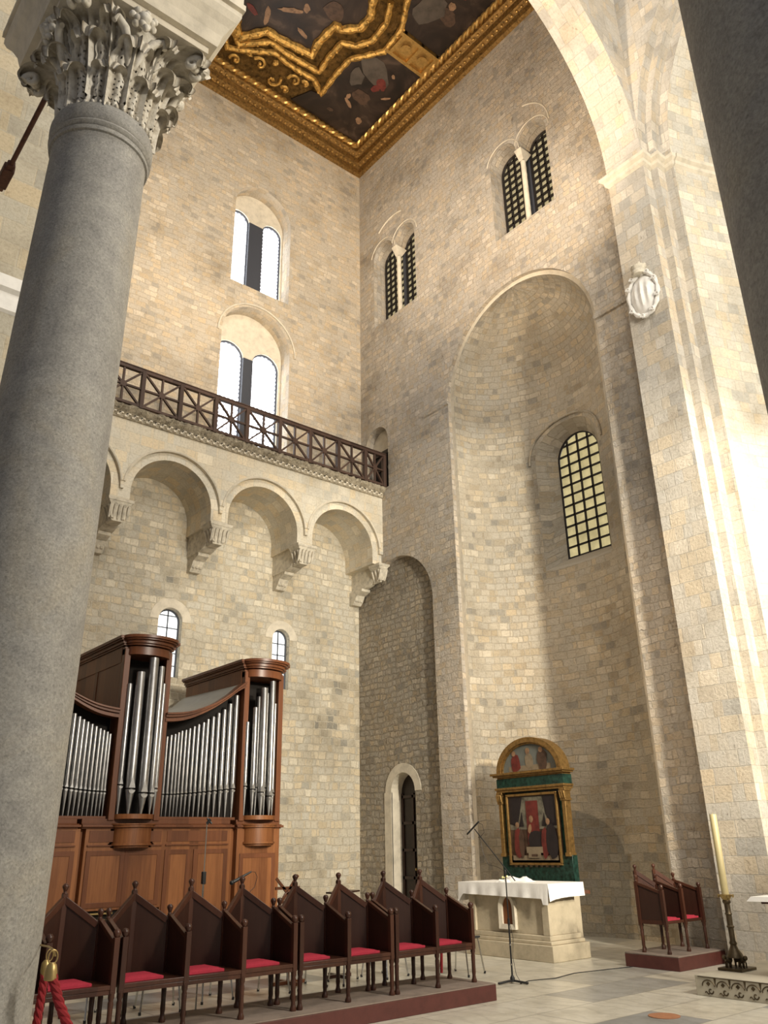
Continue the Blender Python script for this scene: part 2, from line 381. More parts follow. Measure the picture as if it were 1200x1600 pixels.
# ------------------------------------------------------------------ mesh builder
class MB:
    def __init__(s):
        s.v = []; s.f = []; s.mi = []; s.uv = []
    def add(s, vs, fs, mi=0, uvs=None, T=None):
        o = len(s.v)
        if T is not None: vs = [T @ Vector(p) for p in vs]
        s.v += [tuple(p) for p in vs]
        for k, f in enumerate(fs):
            s.f.append(tuple(i+o for i in f)); s.mi.append(mi)
            s.uv.append([uvs[i] for i in f] if uvs else None)
        return s
    def box(s, x0, x1, y0, y1, z0, z1, mi=0, T=None):
        vs = [(x, y, z) for z in (z0, z1) for y in (y0, y1) for x in (x0, x1)]
        return s.add(vs, [(0, 2, 3, 1), (4, 5, 7, 6), (0, 1, 5, 4), (2, 6, 7, 3), (0, 4, 6, 2), (1, 3, 7, 5)], mi, None, T)
    def bar(s, a, b, w, h, upv=(0, 0, 1), mi=0):
        a = Vector(a); b = Vector(b); d = (b-a).normalized(); u = Vector(upv)
        sd = d.cross(u)
        if sd.length < 1e-4: sd = d.cross(Vector((1, 0, 0)))
        sd.normalize(); u = sd.cross(d).normalized()
        vs = []
        for p in (a, b):
            for i, j in ((-1, -1), (1, -1), (1, 1), (-1, 1)):
                vs.append(p + sd*(w/2*i) + u*(h/2*j))
        return s.add(vs, [(3, 2, 1, 0), (4, 5, 6, 7), (0, 1, 5, 4), (1, 2, 6, 5), (2, 3, 7, 6), (3, 0, 4, 7)], mi)
    def tube(s, pts, r, seg=8, mi=0, closed=False):
        pts = [Vector(p) for p in pts]; n = len(pts)
        rs = r if isinstance(r, (list, tuple)) else [r]*n
        vs = []; fs = []
        prev = None
        for i, p in enumerate(pts):
            if closed: t = pts[(i+1) % n]-pts[i-1]
            else: t = pts[min(i+1, n-1)]-pts[max(i-1, 0)]
            t.normalize()
            if prev is None:
                ref = Vector((0, 0, 1)) if abs(t.z) < .9 else Vector((1, 0, 0))
                a = t.cross(ref).normalized()
            else:
                a = (prev - t*prev.dot(t)).normalized()
            prev = a; b = t.cross(a)
            for k in range(seg):
                an = 2*PI*k/seg
                vs.append(p + (a*math.cos(an)+b*math.sin(an))*rs[i])
        m_ = n if closed else n-1
        for i in range(m_):
            j = (i+1) % n
            for k in range(seg):
                k2 = (k+1) % seg
                fs.append((i*seg+k, i*seg+k2, j*seg+k2, j*seg+k))
        if not closed:
            fs.append(tuple(range(seg))[::-1]); fs.append(tuple((n-1)*seg+k for k in range(seg)))
        return s.add(vs, fs, mi)
    def lathe(s, prof, c=(0, 0, 0), seg=24, mi=0, T=None, sx=1., sy=1., a0=0., a1=2*PI):
        """prof: list of (r, z)"""
        full = abs(a1-a0-2*PI) < 1e-6
        ns = seg if full else seg+1
        vs = []; fs = []; uv = []
        ln = 0; rm = max(p[0] for p in prof); last = None
        for (r, z) in prof:
            if last: ln += math.hypot(r-last[0], z-last[1])
            last = (r, z)
            for k in range(ns):
                an = a0+(a1-a0)*k/seg
                vs.append((c[0]+r*math.cos(an)*sx, c[1]+r*math.sin(an)*sy, c[2]+z)); uv.append((an*rm, ln))
        for i in range(len(prof)-1):
            for k in range(seg):
                k2 = (k+1) % ns
                fs.append((i*ns+k, i*ns+k2, (i+1)*ns+k2, (i+1)*ns+k))
        if full:
            if prof[0][0] > 1e-5: fs.append(tuple(range(ns))[::-1])
            if prof[-1][0] > 1e-5: fs.append(tuple((len(prof)-1)*ns+k for k in range(ns)))
        return s.add(vs, fs, mi, None, T)
    def prism(s, poly, F, d0, d1, mi=0, caps=(1, 1)):
        """poly: 2-D outline, F(a, b, d) -> point, extruded d0..d1"""
        n = len(poly)
        vs = [F(a, b, d0) for a, b in poly] + [F(a, b, d1) for a, b in poly]
        fs = [(i, (i+1) % n, n+(i+1) % n, n+i) for i in range(n)]
        tris = tessellate_polygon([[Vector((a, b, 0)) for a, b in poly]])
        if caps[0]: fs += [tuple(t) for t in tris]
        if caps[1]: fs += [tuple(n+i for i in t) for t in tris]
        return s.add(vs, fs, mi)
    def sphere(s, c, r, seg=12, mi=0, sz=1.):
        prof = [(max(1e-6, r*math.sin(PI*k/(seg//2))), -r*sz*math.cos(PI*k/(seg//2))) for k in range(seg//2+1)]
        return s.lathe(prof, c, seg, mi)
    def build(s, name, mats, parent=None, ang=35, bevel=0, seg=2, loc=None):
        me = bpy.data.meshes.new(name)
        me.from_pydata(s.v, [], s.f)
        if not isinstance(mats, (list, tuple)): mats = [mats]
        for m_ in mats: me.materials.append(m_)
        uvl = me.uv_layers.new(name='UVMap')
        for pi, p in enumerate(me.polygons):
            p.material_index = s.mi[pi]; p.use_smooth = True
            u = s.uv[pi]
            if u is None:
                nx, ny, nz = (abs(c) for c in p.normal)
                for li in p.loop_indices:
                    co = me.vertices[me.loops[li].vertex_index].co
                    if nz > nx and nz > ny: uvl.data[li].uv = (co.x, co.y)
                    elif ny >= nx: uvl.data[li].uv = (co.x, co.z)
                    else: uvl.data[li].uv = (co.y, co.z)
            else:
                for k, li in enumerate(p.loop_indices): uvl.data[li].uv = u[k]
        me.update()
        try: me.set_sharp_from_angle(angle=R(ang))
        except Exception: pass
        o = bpy.data.objects.new(name, me); COL.objects.link(o)
        if parent: o.parent = parent
        if loc: o.location = loc
        if bevel:
            b = o.modifiers.new('edge', 'BEVEL'); b.width = bevel; b.segments = seg; b.limit_method = 'ANGLE'; b.angle_limit = R(40)
        return o

def tag(o, label=None, cat=None, group=None, kind=None):
    if label: o['label'] = label
    if cat: o['category'] = cat
    if group: o['group'] = group
    if kind: o['kind'] = kind
    return o

def thing(name, label, cat, loc=(0, 0, 0), group=None, kind=None):
    o = bpy.data.objects.new(name, None); COL.objects.link(o); o.location = loc
    o.empty_display_size = .1
    return tag(o, label, cat, group, kind)

def struct(o, label=None): return tag(o, label, None, None, 'structure')

def arch(c, hw, z0, sp, n=18, hz=None, off=0.):
    """outline of an arched opening, starting bottom left, anticlockwise"""
    hz = hz or hw
    return [(c-hw, z0), (c+hw, z0)] + [(c+hw*math.cos(PI*k/n), sp+hz*math.sin(PI*k/n)) for k in range(n+1)]

def arc(c, r, zc, a0, a1, n, hz=None):
    hz = hz or r
    return [(c+r*math.cos(a0+(a1-a0)*k/n), zc+hz*math.sin(a0+(a1-a0)*k/n)) for k in range(n+1)]

def panel(mb, outer, holes, F, cs=(), cz=(), mi=0, jamb=None, jmi=None):
    """a wall face with openings in (s, z), carried onto the wall by F(s, z, depth); jamb: {hole: (depth, shrink)}"""
    loops = [outer]+list(holes)
    tris = tessellate_polygon([[Vector((a, b, 0)) for a, b in lp] for lp in loops])
    flat = [p for lp in loops for p in lp]
    bm = bmesh.new()
    vs = [bm.verts.new((a, b, 0)) for a, b in flat]
    for t in tris:
        try: bm.faces.new([vs[i] for i in t])
        except ValueError: pass
    for c in cs:
        bmesh.ops.bisect_plane(bm, geom=bm.verts[:]+bm.edges[:]+bm.faces[:], plane_co=(c, 0, 0), plane_no=(1, 0, 0), dist=1e-5)
    for c in cz:
        bmesh.ops.bisect_plane(bm, geom=bm.verts[:]+bm.edges[:]+bm.faces[:], plane_co=(0, c, 0), plane_no=(0, 1, 0), dist=1e-5)
    bm.verts.index_update()
    P = [(v.co.x, v.co.y) for v in bm.verts]
    fs = [tuple(v.index for v in f.verts) for f in bm.faces]
    bm.free()
    mb.add([F(a, b, 0) for a, b in P], fs, mi, P)
    for hi, (d, k) in (jamb or {}).items():
        lp = loops[hi+1] if hi >= 0 else outer
        cx = sum(p[0] for p in lp)/len(lp); cy = sum(p[1] for p in lp)/len(lp)
        n = len(lp); acc = [0]
        for i in range(n):
            acc.append(acc[-1]+math.hypot(lp[(i+1) % n][0]-lp[i][0], lp[(i+1) % n][1]-lp[i][1]))
        for i in range(n):
            a = lp[i]; b = lp[(i+1) % n]
            a2 = (cx+(a[0]-cx)*k, cy+(a[1]-cy)*k); b2 = (cx+(b[0]-cx)*k, cy+(b[1]-cy)*k)
            mb.add([F(*a, 0), F(*b, 0), F(*b2, d), F(*a2, d)], [(0, 1, 2, 3)], mi if jmi is None else jmi,
                   [(acc[i], 0), (acc[i+1], 0), (acc[i+1], abs(d)), (acc[i], abs(d))])

# reference planes
XR, YU, YL, YA = 12.2, 15.5, 15.83, 14.65       # right wall, upper and lower left wall, face of the gallery arcade
FL = lambda Y: (lambda a, b, d: (a, Y+d, b))    # left wall: depth away from the room is +Y
FR = lambda X: (lambda a, b, d: (X+d, a, b))    # right wall: depth is +X

# ------------------------------------------------------------------ floor
mb = MB()
for i in range(14):
    for j in range(14):
        x0, y0 = -6+i*1.6, -8+j*1.75
        mb.add([(x0, y0, 0), (x0+1.6, y0, 0), (x0+1.6, y0+1.75, 0), (x0, y0+1.75, 0)], [(0, 1, 2, 3)])
struct(mb.build('floor', M['floor']))
mb = MB(); mb.lathe([(.155, .001), (.155, .006), (0.0001, .006)], (8.1, 5.49, 0), 40)
tag(mb.build('floor_disc', M['terracotta']), 'round reddish brown disc set in the pale marble floor', 'floor disc')

# ------------------------------------------------------------------ left wall, upper part with two twin windows
W1 = arch(8.87, .875, 15.13, 17.68, 20)
W2 = arch(8.84, 1.0, 10.02, 13.55, 20)
mb = MB()
panel(mb, [(-3, 10.0), (XR, 10.0), (XR, 22.2), (-3, 22.2)], [W1, W2], FL(YU), jamb={0: (.42, 1), 1: (.42, 1)})
struct(mb.build('wall_left_upper', M['wall_up']))
def inner_twin(name, c, hw, z0, sp, zin, hwin, gap, spin, n):
    """the stone back of the recess, its two arched lights, dark frames and bright panes"""
    w = thing(name, 'twin arched window with bright daylit panes, %s of the two in the left wall' % n, None, (c, YU+.42, z0), kind='structure')
    inv = Matrix.Translation((-c, -(YU+.42), -z0))
    cl, cr = c-gap/2-hwin, c+gap/2+hwin
    la = arch(cl, hwin, zin, spin, 16); ra = arch(cr, hwin, zin, spin, 16)
    F = lambda a, b, d: (a-c, d, b-z0)
    m1 = MB(); panel(m1, arch(c, hw+.02, z0-.02, sp, 20), [la, ra], F, jamb={0: (.12, 1), 1: (.12, 1)})
    m1.build('tympanum', M['pale'], w)
    # dark mullion panel between the lights
    m2 = MB(); m2.box(-gap/2-.01, gap/2+.01, -.03, .06, zin-z0, spin+.05-z0); m2.build('mullion', M['mullion'], w)
    for cc, lp in ((cl, la), (cr, ra)):
        m3 = MB(); m3.prism(lp, lambda a, b, d: (a-c, d, b-z0), .10, .12); m3.build('pane', M['w_top'], w)
        m4 = MB()
        pts = [(p[0]-c, .07, p[1]-z0) for p in lp[1:]]+[(lp[0][0]-c, .07, lp[0][1]-z0)]
        m4.tube(pts, .036, 6); m4.build('light_frame', M['mullion'], w)
    return w
inner_twin('window_1', 8.87, .875, 15.13, 17.68, 15.2, .31, .42, 17.55, 'upper')
inner_twin('window_2', 8.84, 1.0, 10.02, 13.55, 10.3, .40, .26, 13.2, 'lower')
# hood moulding of the lower twin window
mb = MB()
ring = arc(8.86, 1.13, 13.5, 0, PI, 28)
mb.tube([(a, YU-.02, b) for a, b in ring], .022, 6)
inn = arc(8.86, 1.10, 13.5, 0, PI, 28)
struct(mb.build('trim_1', M['pale']))

# lower part with two small windows
mb = MB()
A1 = arch(7.29, .27, 4.92, 6.12, 14); A2 = arch(10.06, .23, 4.95, 6.1, 14)
panel(mb, [(-3, 0), (12.6, 0), (12.6, 10.0), (-3, 10.0)], [A1, A2], FL(YL), jamb={0: (.3, .92), 1: (.3, .92)})
struct(mb.build('wall_left_lower', M['wall_low']))
for k, (c, hw, z0, sp, lab) in enumerate(((7.29, .27, 4.92, 6.12, 'above the taller left organ tower'), (10.06, .23, 4.95, 6.1, 'above the right organ tower'))):
    w = thing('window_%d' % (k+3), 'small arched window with white panes and thin dark bars ' + lab, None, (c, YL+.14, z0), kind='structure')
    F = lambda a, b, d: (a-c, d, b-z0)
    m1 = MB(); m1.prism(arch(c, hw, z0, sp, 14), F, .02, .03); m1.build('pane', M['w_small'], w)
    m2 = MB()
    lp = arch(c, hw-.015, z0+.015, sp, 14)
    m2.tube([(a-c, 0, b-z0) for a, b in lp], .026, 6, closed=True)
    m2.bar((0, 0, 0), (0, 0, sp+hw-z0), .02, .03, (0, 1, 0))
    zz = .27
    while zz < sp+hw-z0-.05:
        hwz = hw if zz+z0 < sp else math.sqrt(max(0, hw*hw-(zz+z0-sp)**2))
        m2.bar((-hwz, 0, zz), (hwz, 0, zz), .03, .018); zz += .265
    m2.build('glazing_bars', M['mullion'], w)
    mr = MB()
    o_ = arc(c, hw+.20, sp, 0, PI, 14); i_ = arc(c, hw+.005, sp, 0, PI, 14)
    mr.prism(o_+i_[::-1], lambda a, b, d: (a-c, d-.14, b-z0), -.012, .01); mr.build('voussoirs', M['pale'], w)

# ------------------------------------------------------------------ gallery arcade
AC = [-4.46, -2.25, -.04, 2.17, 4.38, 6.59, 8.80, 11.02]
def scallop(r, zc, z0, x0, x1):
    pts = [(x0, z0)]
    for c in AC:
        if c-r < x0: continue
        pts += [(c-r, z0)] + arc(c, r, zc, PI, 0, 22) + [(c+r, z0)]
    pts += [(x1, z0)]
    return pts
ZC = 8.31
mb = MB()
front = scallop(1.07, ZC, ZC-.02, -3.6, XR)
panel(mb, front+[(XR, 9.9), (-3.6, 9.9)], [], FL(YA))
# inner order and soffit
inn = scallop(.90, ZC, 8.03, -3.6, XR)
panel(mb, inn+[(XR, 9.7), (-3.6, 9.7)], [], FL(YA+.07))
acc = 0
pp = inn
for i in range(len(pp)-1):
    a, b = pp[i], pp[i+1]; l_ = math.hypot(a[0]-b[0], a[1]-b[1])
    mb.add([(a[0], YA+.07, a[1]), (b[0], YA+.07, b[1]), (b[0], YL, b[1]), (a[0], YL, a[1])], [(0, 1, 2, 3)], 0, [(acc, 0), (acc+l_, 0), (acc+l_, 1.1), (acc, 1.1)]); acc += l_
pp = front
for i in range(len(pp)-1):
    a, b = pp[i], pp[i+1]
    mb.add([(a[0], YA, a[1]), (b[0], YA, b[1]), (b[0], YA+.07, b[1]), (a[0], YA+.07, a[1])], [(0, 1, 2, 3)])
mb.box(-3.6, XR, YA+.02, YU+.3, 9.86, 10.0)
arcade = struct(mb.build('trim_2', M['arcade']))
# hood mouldings on the arches
mb = MB()
for c in AC[1:]:
    mb.tube([(a, YA-.01, b) for a, b in arc(c, 1.085, ZC, .12, PI-.12, 26)], .028, 6)
mb.build('arch_moulding', M['pale'], arcade)
# cornice: worn leaf band over a fret course
mb = MB()
prof = [(0, 9.80), (.04, 9.80), (.04, 9.83), (.05, 9.90), (.10, 9.92), (.17, 9.97), (.20, 10.03), (.16, 10.07), (-.4, 10.06)]
n = 260
rnd = random.Random(3)
rows = []
for i in range(n+1):
    x = -3.6+(XR+3.6)*i/n
    rows.append([(x, YA-o-(rnd.uniform(-.07, .03) if 4 <= j <= 7 else 0), z+(rnd.uniform(-.015, .015) if 4 <= j <= 7 else 0)) for j, (o, z) in enumerate(prof)])
vs = [p for r_ in rows for p in r_]; k = len(prof)
mb.add(vs, [(i*k+j, (i+1)*k+j, (i+1)*k+j+1, i*k+j+1) for i in range(n) for j in range(k-1)])
M['corn'] = plain('weathered_cornice_stone', (.46, .40, .30), .9, 0, 24, 1.0, .55, 14, .2, bd=.05)
mb.build('leaf_cornice', M['corn'], arcade)
mb = MB()
x = -3.5
while x < XR-.1:
    mb.box(x, x+.075, YA-.085, YA-.03, 9.815, 9.855); mb.box(x+.06, x+.085, YA-.085, YA-.03, 9.83, 9.905)
    mb.box(x+.06, x+.14, YA-.085, YA-.03, 9.88, 9.91)
    x += .155
mb.build('fret_course', M['pale'], arcade)
# corbels under the arch springings
def corbel(x, end=False):
    c = thing('corbel', None, None)
    return c
def make_corbel(x, hw, nm='corbel'):
    m_ = MB()
    # abacus and carved front
    def ringbox(z0, w0, y0, z1, w1, y1, yb=YA+.34):
        vs = [(x-w0, y0, z0), (x+w0, y0, z0), (x+w0, yb, z0), (x-w0, yb, z0), (x-w1, y1, z1), (x+w1, y1, z1), (x+w1, yb, z1), (x-w1, yb, z1)]
        m_.add(vs, [(3, 2, 1, 0), (4, 5, 6, 7), (0, 1, 5, 4), (1, 2, 6, 5), (2, 3, 7, 6), (3, 0, 4, 7)])
    ringbox(7.98, hw, YA-.06, 8.035, hw+.02, YA-.08)
    ringbox(7.92, hw-.05, YA-.02, 7.98, hw-.01, YA-.05)
    ringbox(7.60, hw-.14, YA+.08, 7.92, hw-.06, YA-.02)
    # carved leaves on front and side faces
    for t in range(5):
        xx = x-(hw-.07)+t*(2*hw-.14)/4
        m_.tube([(xx, YA+.05, 7.64), (xx, YA+.0, 7.76), (xx, YA-.03, 7.86), (xx, YA-.06, 7.90), (xx, YA-.055, 7.87)], [.018, .03, .034, .028, .02], 6)
    for s_ in (-1, 1):
        for t in range(3):
            yy = YA+.04+t*.12
            m_.tube([(x+s_*(hw-.13), yy, 7.64), (x+s_*(hw-.09), yy, 7.78), (x+s_*(hw-.05), yy, 7.9), (x+s_*(hw-.03), yy, 7.87)], [.018, .03, .03, .02], 6)
    m_.build(nm+'_capital', M['pale2'], arcade)
    m2 = MB()
    # block running back to the wall, its end rounded off underneath
    prof = [(YA+.3, 8.03), (YL, 8.03), (YL, 7.56), (YA+.62, 7.56), (YA+.40, 7.60), (YA+.3, 7.70)]
    m2.prism(prof, lambda a, b, d: (d, a, b), x-hw+.10, x+hw-.10)
    m2.prism([(YL, 7.56), (YL, 7.22), (YL-.14, 7.22), (YL-.22, 7.30), (YL-.30, 7.44), (YL-.50, 7.50), (YL-.52, 7.56)], lambda a, b, d: (d, a, b), x-.13, x+.13)
    for t in range(3):
        m2.sphere((x-.08+.08*t, YL-.22, 7.33), .05, 8)
    m2.build(nm+'_bracket', M['pale2'], arcade)
for c in AC[2:-1]:
    make_corbel(c+1.105, .25)
make_corbel(XR-.02, .16)

# ------------------------------------------------------------------ gallery railing
rail = thing('gallery_railing', 'brown wooden railing with star shaped lattice panels along the gallery edge', 'railing', (5, 14.5, 10.05))
def rp(x, z): return (x-5, 0, z-10.05)
mb = MB(); mb.box(-5-3, XR-5, -.045, .045, .84, .91); mb.box(-8, XR-5, -.06, .06, .91, .935); mb.build('top_rail', M['railwood'], rail, bevel=.006)
mb = MB(); mb.box(-8, XR-5, -.035, .035, .02, .08); mb.build('bottom_rail', M['railwood'], rail, bevel=.006)
posts = [12.15, 11.53, 10.69, 9.85, 8.99, 8.12, 7.32, 6.48, 5.62, 4.77, 3.93, 3.08, 2.24]
for i, x in enumerate(posts):
    mb = MB(); mb.box(x-5-.045, x-5+.045, -.05, .05, 0, .88); mb.build('post', M['railwood'], rail, bevel=.006)
    if i+1 < len(posts):
        xa, xb = posts[i+1]+.045, x-.045
        cx = (xa+xb)/2; z0, z1 = 10.12, 10.89; cz = (z0+z1)/2
        mb = MB()
        for a, b in (((xa, z0), (xb, z1)), ((xa, z1), (xb, z0)), ((xa, cz), (xb, cz)), ((cx, z0), (cx, z1))):
            mb.bar(rp(*a), rp(*b), .04, .05, (0, 1, 0))
        T = Matrix.Translation(Vector(rp(cx, cz))) @ Matrix.Rotation(PI/2, 4, 'X')
        mb.lathe([(.075, -.035), (.075, .035)], (0, 0, 0), 8, 0, T)
        mb.build('lattice_panel', M['railwood'], rail)

# ------------------------------------------------------------------ right wall
YN, RN, ZN, DN = 9.96, 2.06, 11.5, 1.55      # niche: centre, half width, springing, depth
def twin(c1, c2, r, z0, sp):
    """outline with two round heads meeting on the colonnette; c1 < c2"""
    pts = [(c1-r, z0), (c2+r, z0)] + arc(c2, r, sp, 0, PI, 12) + arc(c1, r, sp, 0, PI, 12)
    return pts
T1 = twin(13.50, 14.42, .43, 15.07, 17.37)
T2 = twin(8.86, 9.78, .43, 15.0, 17.22)
GD = arch(14.83, .45, 10.06, 11.45, 14)
blind = [(12.93, 0), (YL+.2, 0), (YL+.2, 8.03), (14.6, 8.03)] + arc(14.2, 1.27, 6.83, PI*.44, PI, 18)
blind = [(14.6, 8.03)] + [(14.2+1.27*math.cos(a), 6.83+1.27*math.sin(a)) for a in [PI*.42+(PI*.58)*k/18 for k in range(19)]] + [(12.93, 0)]
niche = [(YN+RN+.10, 0)] + [(YN+(RN+.10)*math.cos(PI*k/40), ZN+(RN+.10)*math.sin(PI*k/40)) for k in range(41)] + [(YN-RN-.10, 0)]
# one outline, the floor openings are part of it
outer = [(YL+.2, 22.2), (YL+.2, 8.03)] + blind[:]
outer += niche
outer += [(5.9, 0), (5.9, 22.2)]
mb = MB()
panel(mb, outer, [T1, T2, GD], FR(XR), jamb={0: (.5, 1), 1: (.5, 1), 2: (.55, 1)})
# jambs of blind arch and outer order of the niche
def strip(mb, pts, F, d0, d1, mi=0):
    acc = 0
    for i in range(len(pts)-1):
        a, b = pts[i], pts[i+1]; l_ = math.hypot(a[0]-b[0], a[1]-b[1])
        mb.add([F(*a, d0), F(*b, d0), F(*b, d1), F(*a, d1)], [(0, 1, 2, 3)], mi, [(d0, acc), (d0, acc+l_), (d1, acc+l_), (d1, acc)]); acc += l_
strip(mb, blind, FR(XR), 0, .15)
strip(mb, niche, FR(XR), 0, .10)
struct(mb.build('wall_right', M['wall_right']))
# recessed wall under the blind arch, with its doorway
DO = arch(14.28, .36, 0, 2.72, 14)
mb = MB()
panel(mb, [(12.8, 0), (DO[0][0], 0)] + DO[:1] + DO[2:][::-1] + [DO[1], (YL+.2, 0), (YL+.2, 8.3), (12.8, 8.3)], [], FR(XR+.15)) if False else None
out2 = [(12.8, 0), (14.28-.40, 0)] + [(14.28-.40*math.cos(PI*k/14), 2.72+.40*math.sin(PI*k/14)) for k in range(15)] + [(14.68, 0), (YL+.2, 0), (YL+.2, 8.3), (12.8, 8.3)]
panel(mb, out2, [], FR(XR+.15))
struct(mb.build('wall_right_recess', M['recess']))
mb = MB()
ring_o = [(14.28-.40, 0)] + [(14.28-.40*math.cos(PI*k/14), 2.72+.40*math.sin(PI*k/14)) for k in range(15)] + [(14.68, 0)]
strip(mb, ring_o, FR(XR+.15), 0, .32)
o_ = arc(14.28, .60, 2.72, 0, PI, 16); i_ = arc(14.28, .40, 2.72, 0, PI, 16)
mb.prism(o_+i_[::-1], FR(XR+.15), -.015, .02)
mb.prism([(14.68, 0), (14.92, 0), (14.92, 2.72), (14.68, 2.72)], FR(XR+.15), -.012, .02)
struct(mb.build('trim_3', M['pale']))
dr = thing('door_1', 'tall narrow dark arched wooden door in the rough recessed wall', None, (XR+.45, 14.28, 0), kind='structure')
F = lambda a, b, d: (d, a-14.28, b)
mb = MB(); mb.prism([(13.86, 0)]+arch(14.28, .42, 0, 2.72, 14)[1:], F, 0, .05); mb.build('door_leaf', M['door'], dr)
mb = MB()
for z in (.35, .95, 1.5, 2.05, 2.6):
    mb.box(-.03, 0, -.38, .38, z, z+.06)
for y in (-.39, -.02, .33): mb.box(-.03, 0, y, y+.06, 0, 2.7)
mb.build('door_frame_rail', M['darkpanel'], dr)
mb = MB(); mb.sphere((-.05, -.08, 1.15), .03, 10); mb.build('door_handle', M['brass'], dr)
# gallery door
gd = thing('door_2', 'small arched doorway with dark door at the end of the gallery', None, (XR+.3, 14.83, 10.06), kind='structure')
F = lambda a, b, d: (d, a-14.83, b-10.06)
mb = MB(); mb.prism(arc(14.83, .46, 11.45, 0, PI, 14)+[(14.36, 11.3), (15.3, 11.3)], F, -.05, .05); mb.build('tympanum', M['pale'], gd)
mb = MB(); mb.box(-.02, .03, -.47, .47, 0, 1.25); mb.build('door_leaf', M['void'], gd)  # leaf coloured near-black, darkness of the doorway put into its colour
mb = MB(); mb.box(-.06, .0, -.47, .47, 1.14, 1.25); mb.box(-.06, 0, -.47, -.38, 0, 1.2); mb.box(-.05, 0, -.1, -.05, 0, 1.15); mb.box(-.05, 0, -.4, .4, .7, .76); mb.build('door_frame_rail', M['door'], gd)

# ------------------------------------------------------------------ niche (side apse)
def FA(s, z, d):
    t = s   # angle 0..PI, 0 at the right end
    return (XR+.10+(DN+d)*math.sin(t), YN-(RN+d)*math.cos(t), z)
mb = MB()
# wall: parameter = arc length so the courses stay even
LN = PI*1.82
def FAs(s, z, d): return FA(s/LN*PI, z, d)
sw = LN/2
def dens(lp, k=8):
    a, b = lp[0], lp[1]
    return [a]+[(a[0]+(b[0]-a[0])*q/k, a[1]) for q in range(1, k)]+lp[1:]
win = dens(arch(sw+.02, .80, 7.15, 9.80, 18))
panel(mb, [(0, 0), (LN, 0), (LN, ZN), (0, ZN)], [win], FAs, cs=[LN*k/48 for k in range(1, 48)])
# window reveal: straight flared sides down to the grille plane
gx = XR+.10+DN+.26
gw = dens(arch(YN, .57, 7.42, 9.78, 18))
n = len(win)
for i in range(n):
    a, b = win[i], win[(i+1) % n]; c2, d2 = gw[(i) % n], gw[(i+1) % n]
    # win runs with s (right to left when seen from the apse), gw with Y
    def P0(p): return FAs(p[0], p[1], 0)
    mb.add([P0(a), P0(b), (gx, d2[0], d2[1]), (gx, c2[0], c2[1])], [(0, 1, 2, 3)], 0, [(0, a[1]), (0, b[1]), (.3, b[1]), (.3, a[1])])
struct(mb.build('wall_apse', M['apse']))
# half dome
mb = MB()
nu, nv = 40, 18
vs = []; uv = []
for j in range(nv+1):
    ph = PI/2*j/nv
    for i in range(nu+1):
        t = PI*i/nu
        vs.append((XR+.10+DN*math.sin(t)*math.cos(ph), YN-RN*math.cos(t)*math.cos(ph), ZN+RN*math.sin(ph)))
        uv.append((LN*i/nu, ZN+RN*ph))
mb.add(vs, [(j*(nu+1)+i, j*(nu+1)+i+1, (j+1)*(nu+1)+i+1, (j+1)*(nu+1)+i) for j in range(nv) for i in range(nu)], 0, uv)
struct(mb.build('wall_apse_vault', M['apse']))
# inner order of the niche arch
mb = MB()
io = [(YN+RN+.12, 0)] + [(YN+(RN+.12)*math.cos(PI*k/40), ZN+(RN+.12)*math.sin(PI*k/40)) for k in range(41)] + [(YN-RN-.12, 0)]
ii = [(YN+RN, 0)] + [(YN+RN*math.cos(PI*k/40), ZN+RN*math.sin(PI*k/40)) for k in range(41)] + [(YN-RN, 0)]
for i in range(len(io)-1):
    mb.add([(XR+.10, *io[i]), (XR+.10, *io[i+1]), (XR+.10, *ii[i+1]), (XR+.10, *ii[i])], [(0, 1, 2, 3)], 0, [(.0, i*.16), (.0, i*.16+.16), (.3, i*.16+.16), (.3, i*.16)])
struct(mb.build('trim_4', M['pale']))
# string course at the springing
mb = MB()
for (ya, yb) in ((YN+RN+.08, 12.95), (6.87, YN-RN-.08)):
    mb.prism([(0, 0), (-.04, .02), (-.06, .06), (-.05, .12), (0, .14)], lambda a, b, d: (XR+a, d, ZN-.12+b), ya, yb)
struct(mb.build('trim_5', M['wall_right']))

def grille(w, lp, c, z0, hw, sp, nx, pitch, r=.014, F=None):
    """iron bars over glass in an arched light"""
    m1 = MB()
    for i in range(nx+1):
        x = -hw+2*hw*i/nx
        top = sp-z0+math.sqrt(max(0, hw*hw-x*x))
        m1.bar(F(x, 0), F(x, top), r*2, r*2, (1, 0, 0))
    z = 0.02
    while z < sp+hw-z0-.04:
        h = hw if z+z0 < sp else math.sqrt(max(0, hw*hw-(z+z0-sp)**2))
        m1.bar(F(-h, z), F(h, z), r*2, r*2, (0, 0, 1)); z += pitch
    pts = [F(a-c, b-z0) for a, b in lp]
    m1.tube(pts, r*1.5, 6, closed=True)
    m1.build('iron_grille', M['iron'], w)
w = thing('window_5', 'tall arched window with amber panes behind a heavy dark grille in the niche', None, (gx+.05, YN, 7.42), kind='structure')
mb = MB(); mb.prism(gw, lambda a, b, d: (d, a-YN, b-7.42), .03, .05); mb.build('pane', M['w_amber'], w)
grille(w, gw, YN, 7.42, .57, 9.78, 4, .245, .019, lambda a, b: (-.02, a, b))
# hood over niche window
mb = MB()
pts = [FAs(a, b, -.02) for a, b in arc(sw+.02, .93, 9.78, -.05, PI+.05, 24)]
mb.tube(pts, .025, 6); struct(mb.build('trim_6', M['apse']))

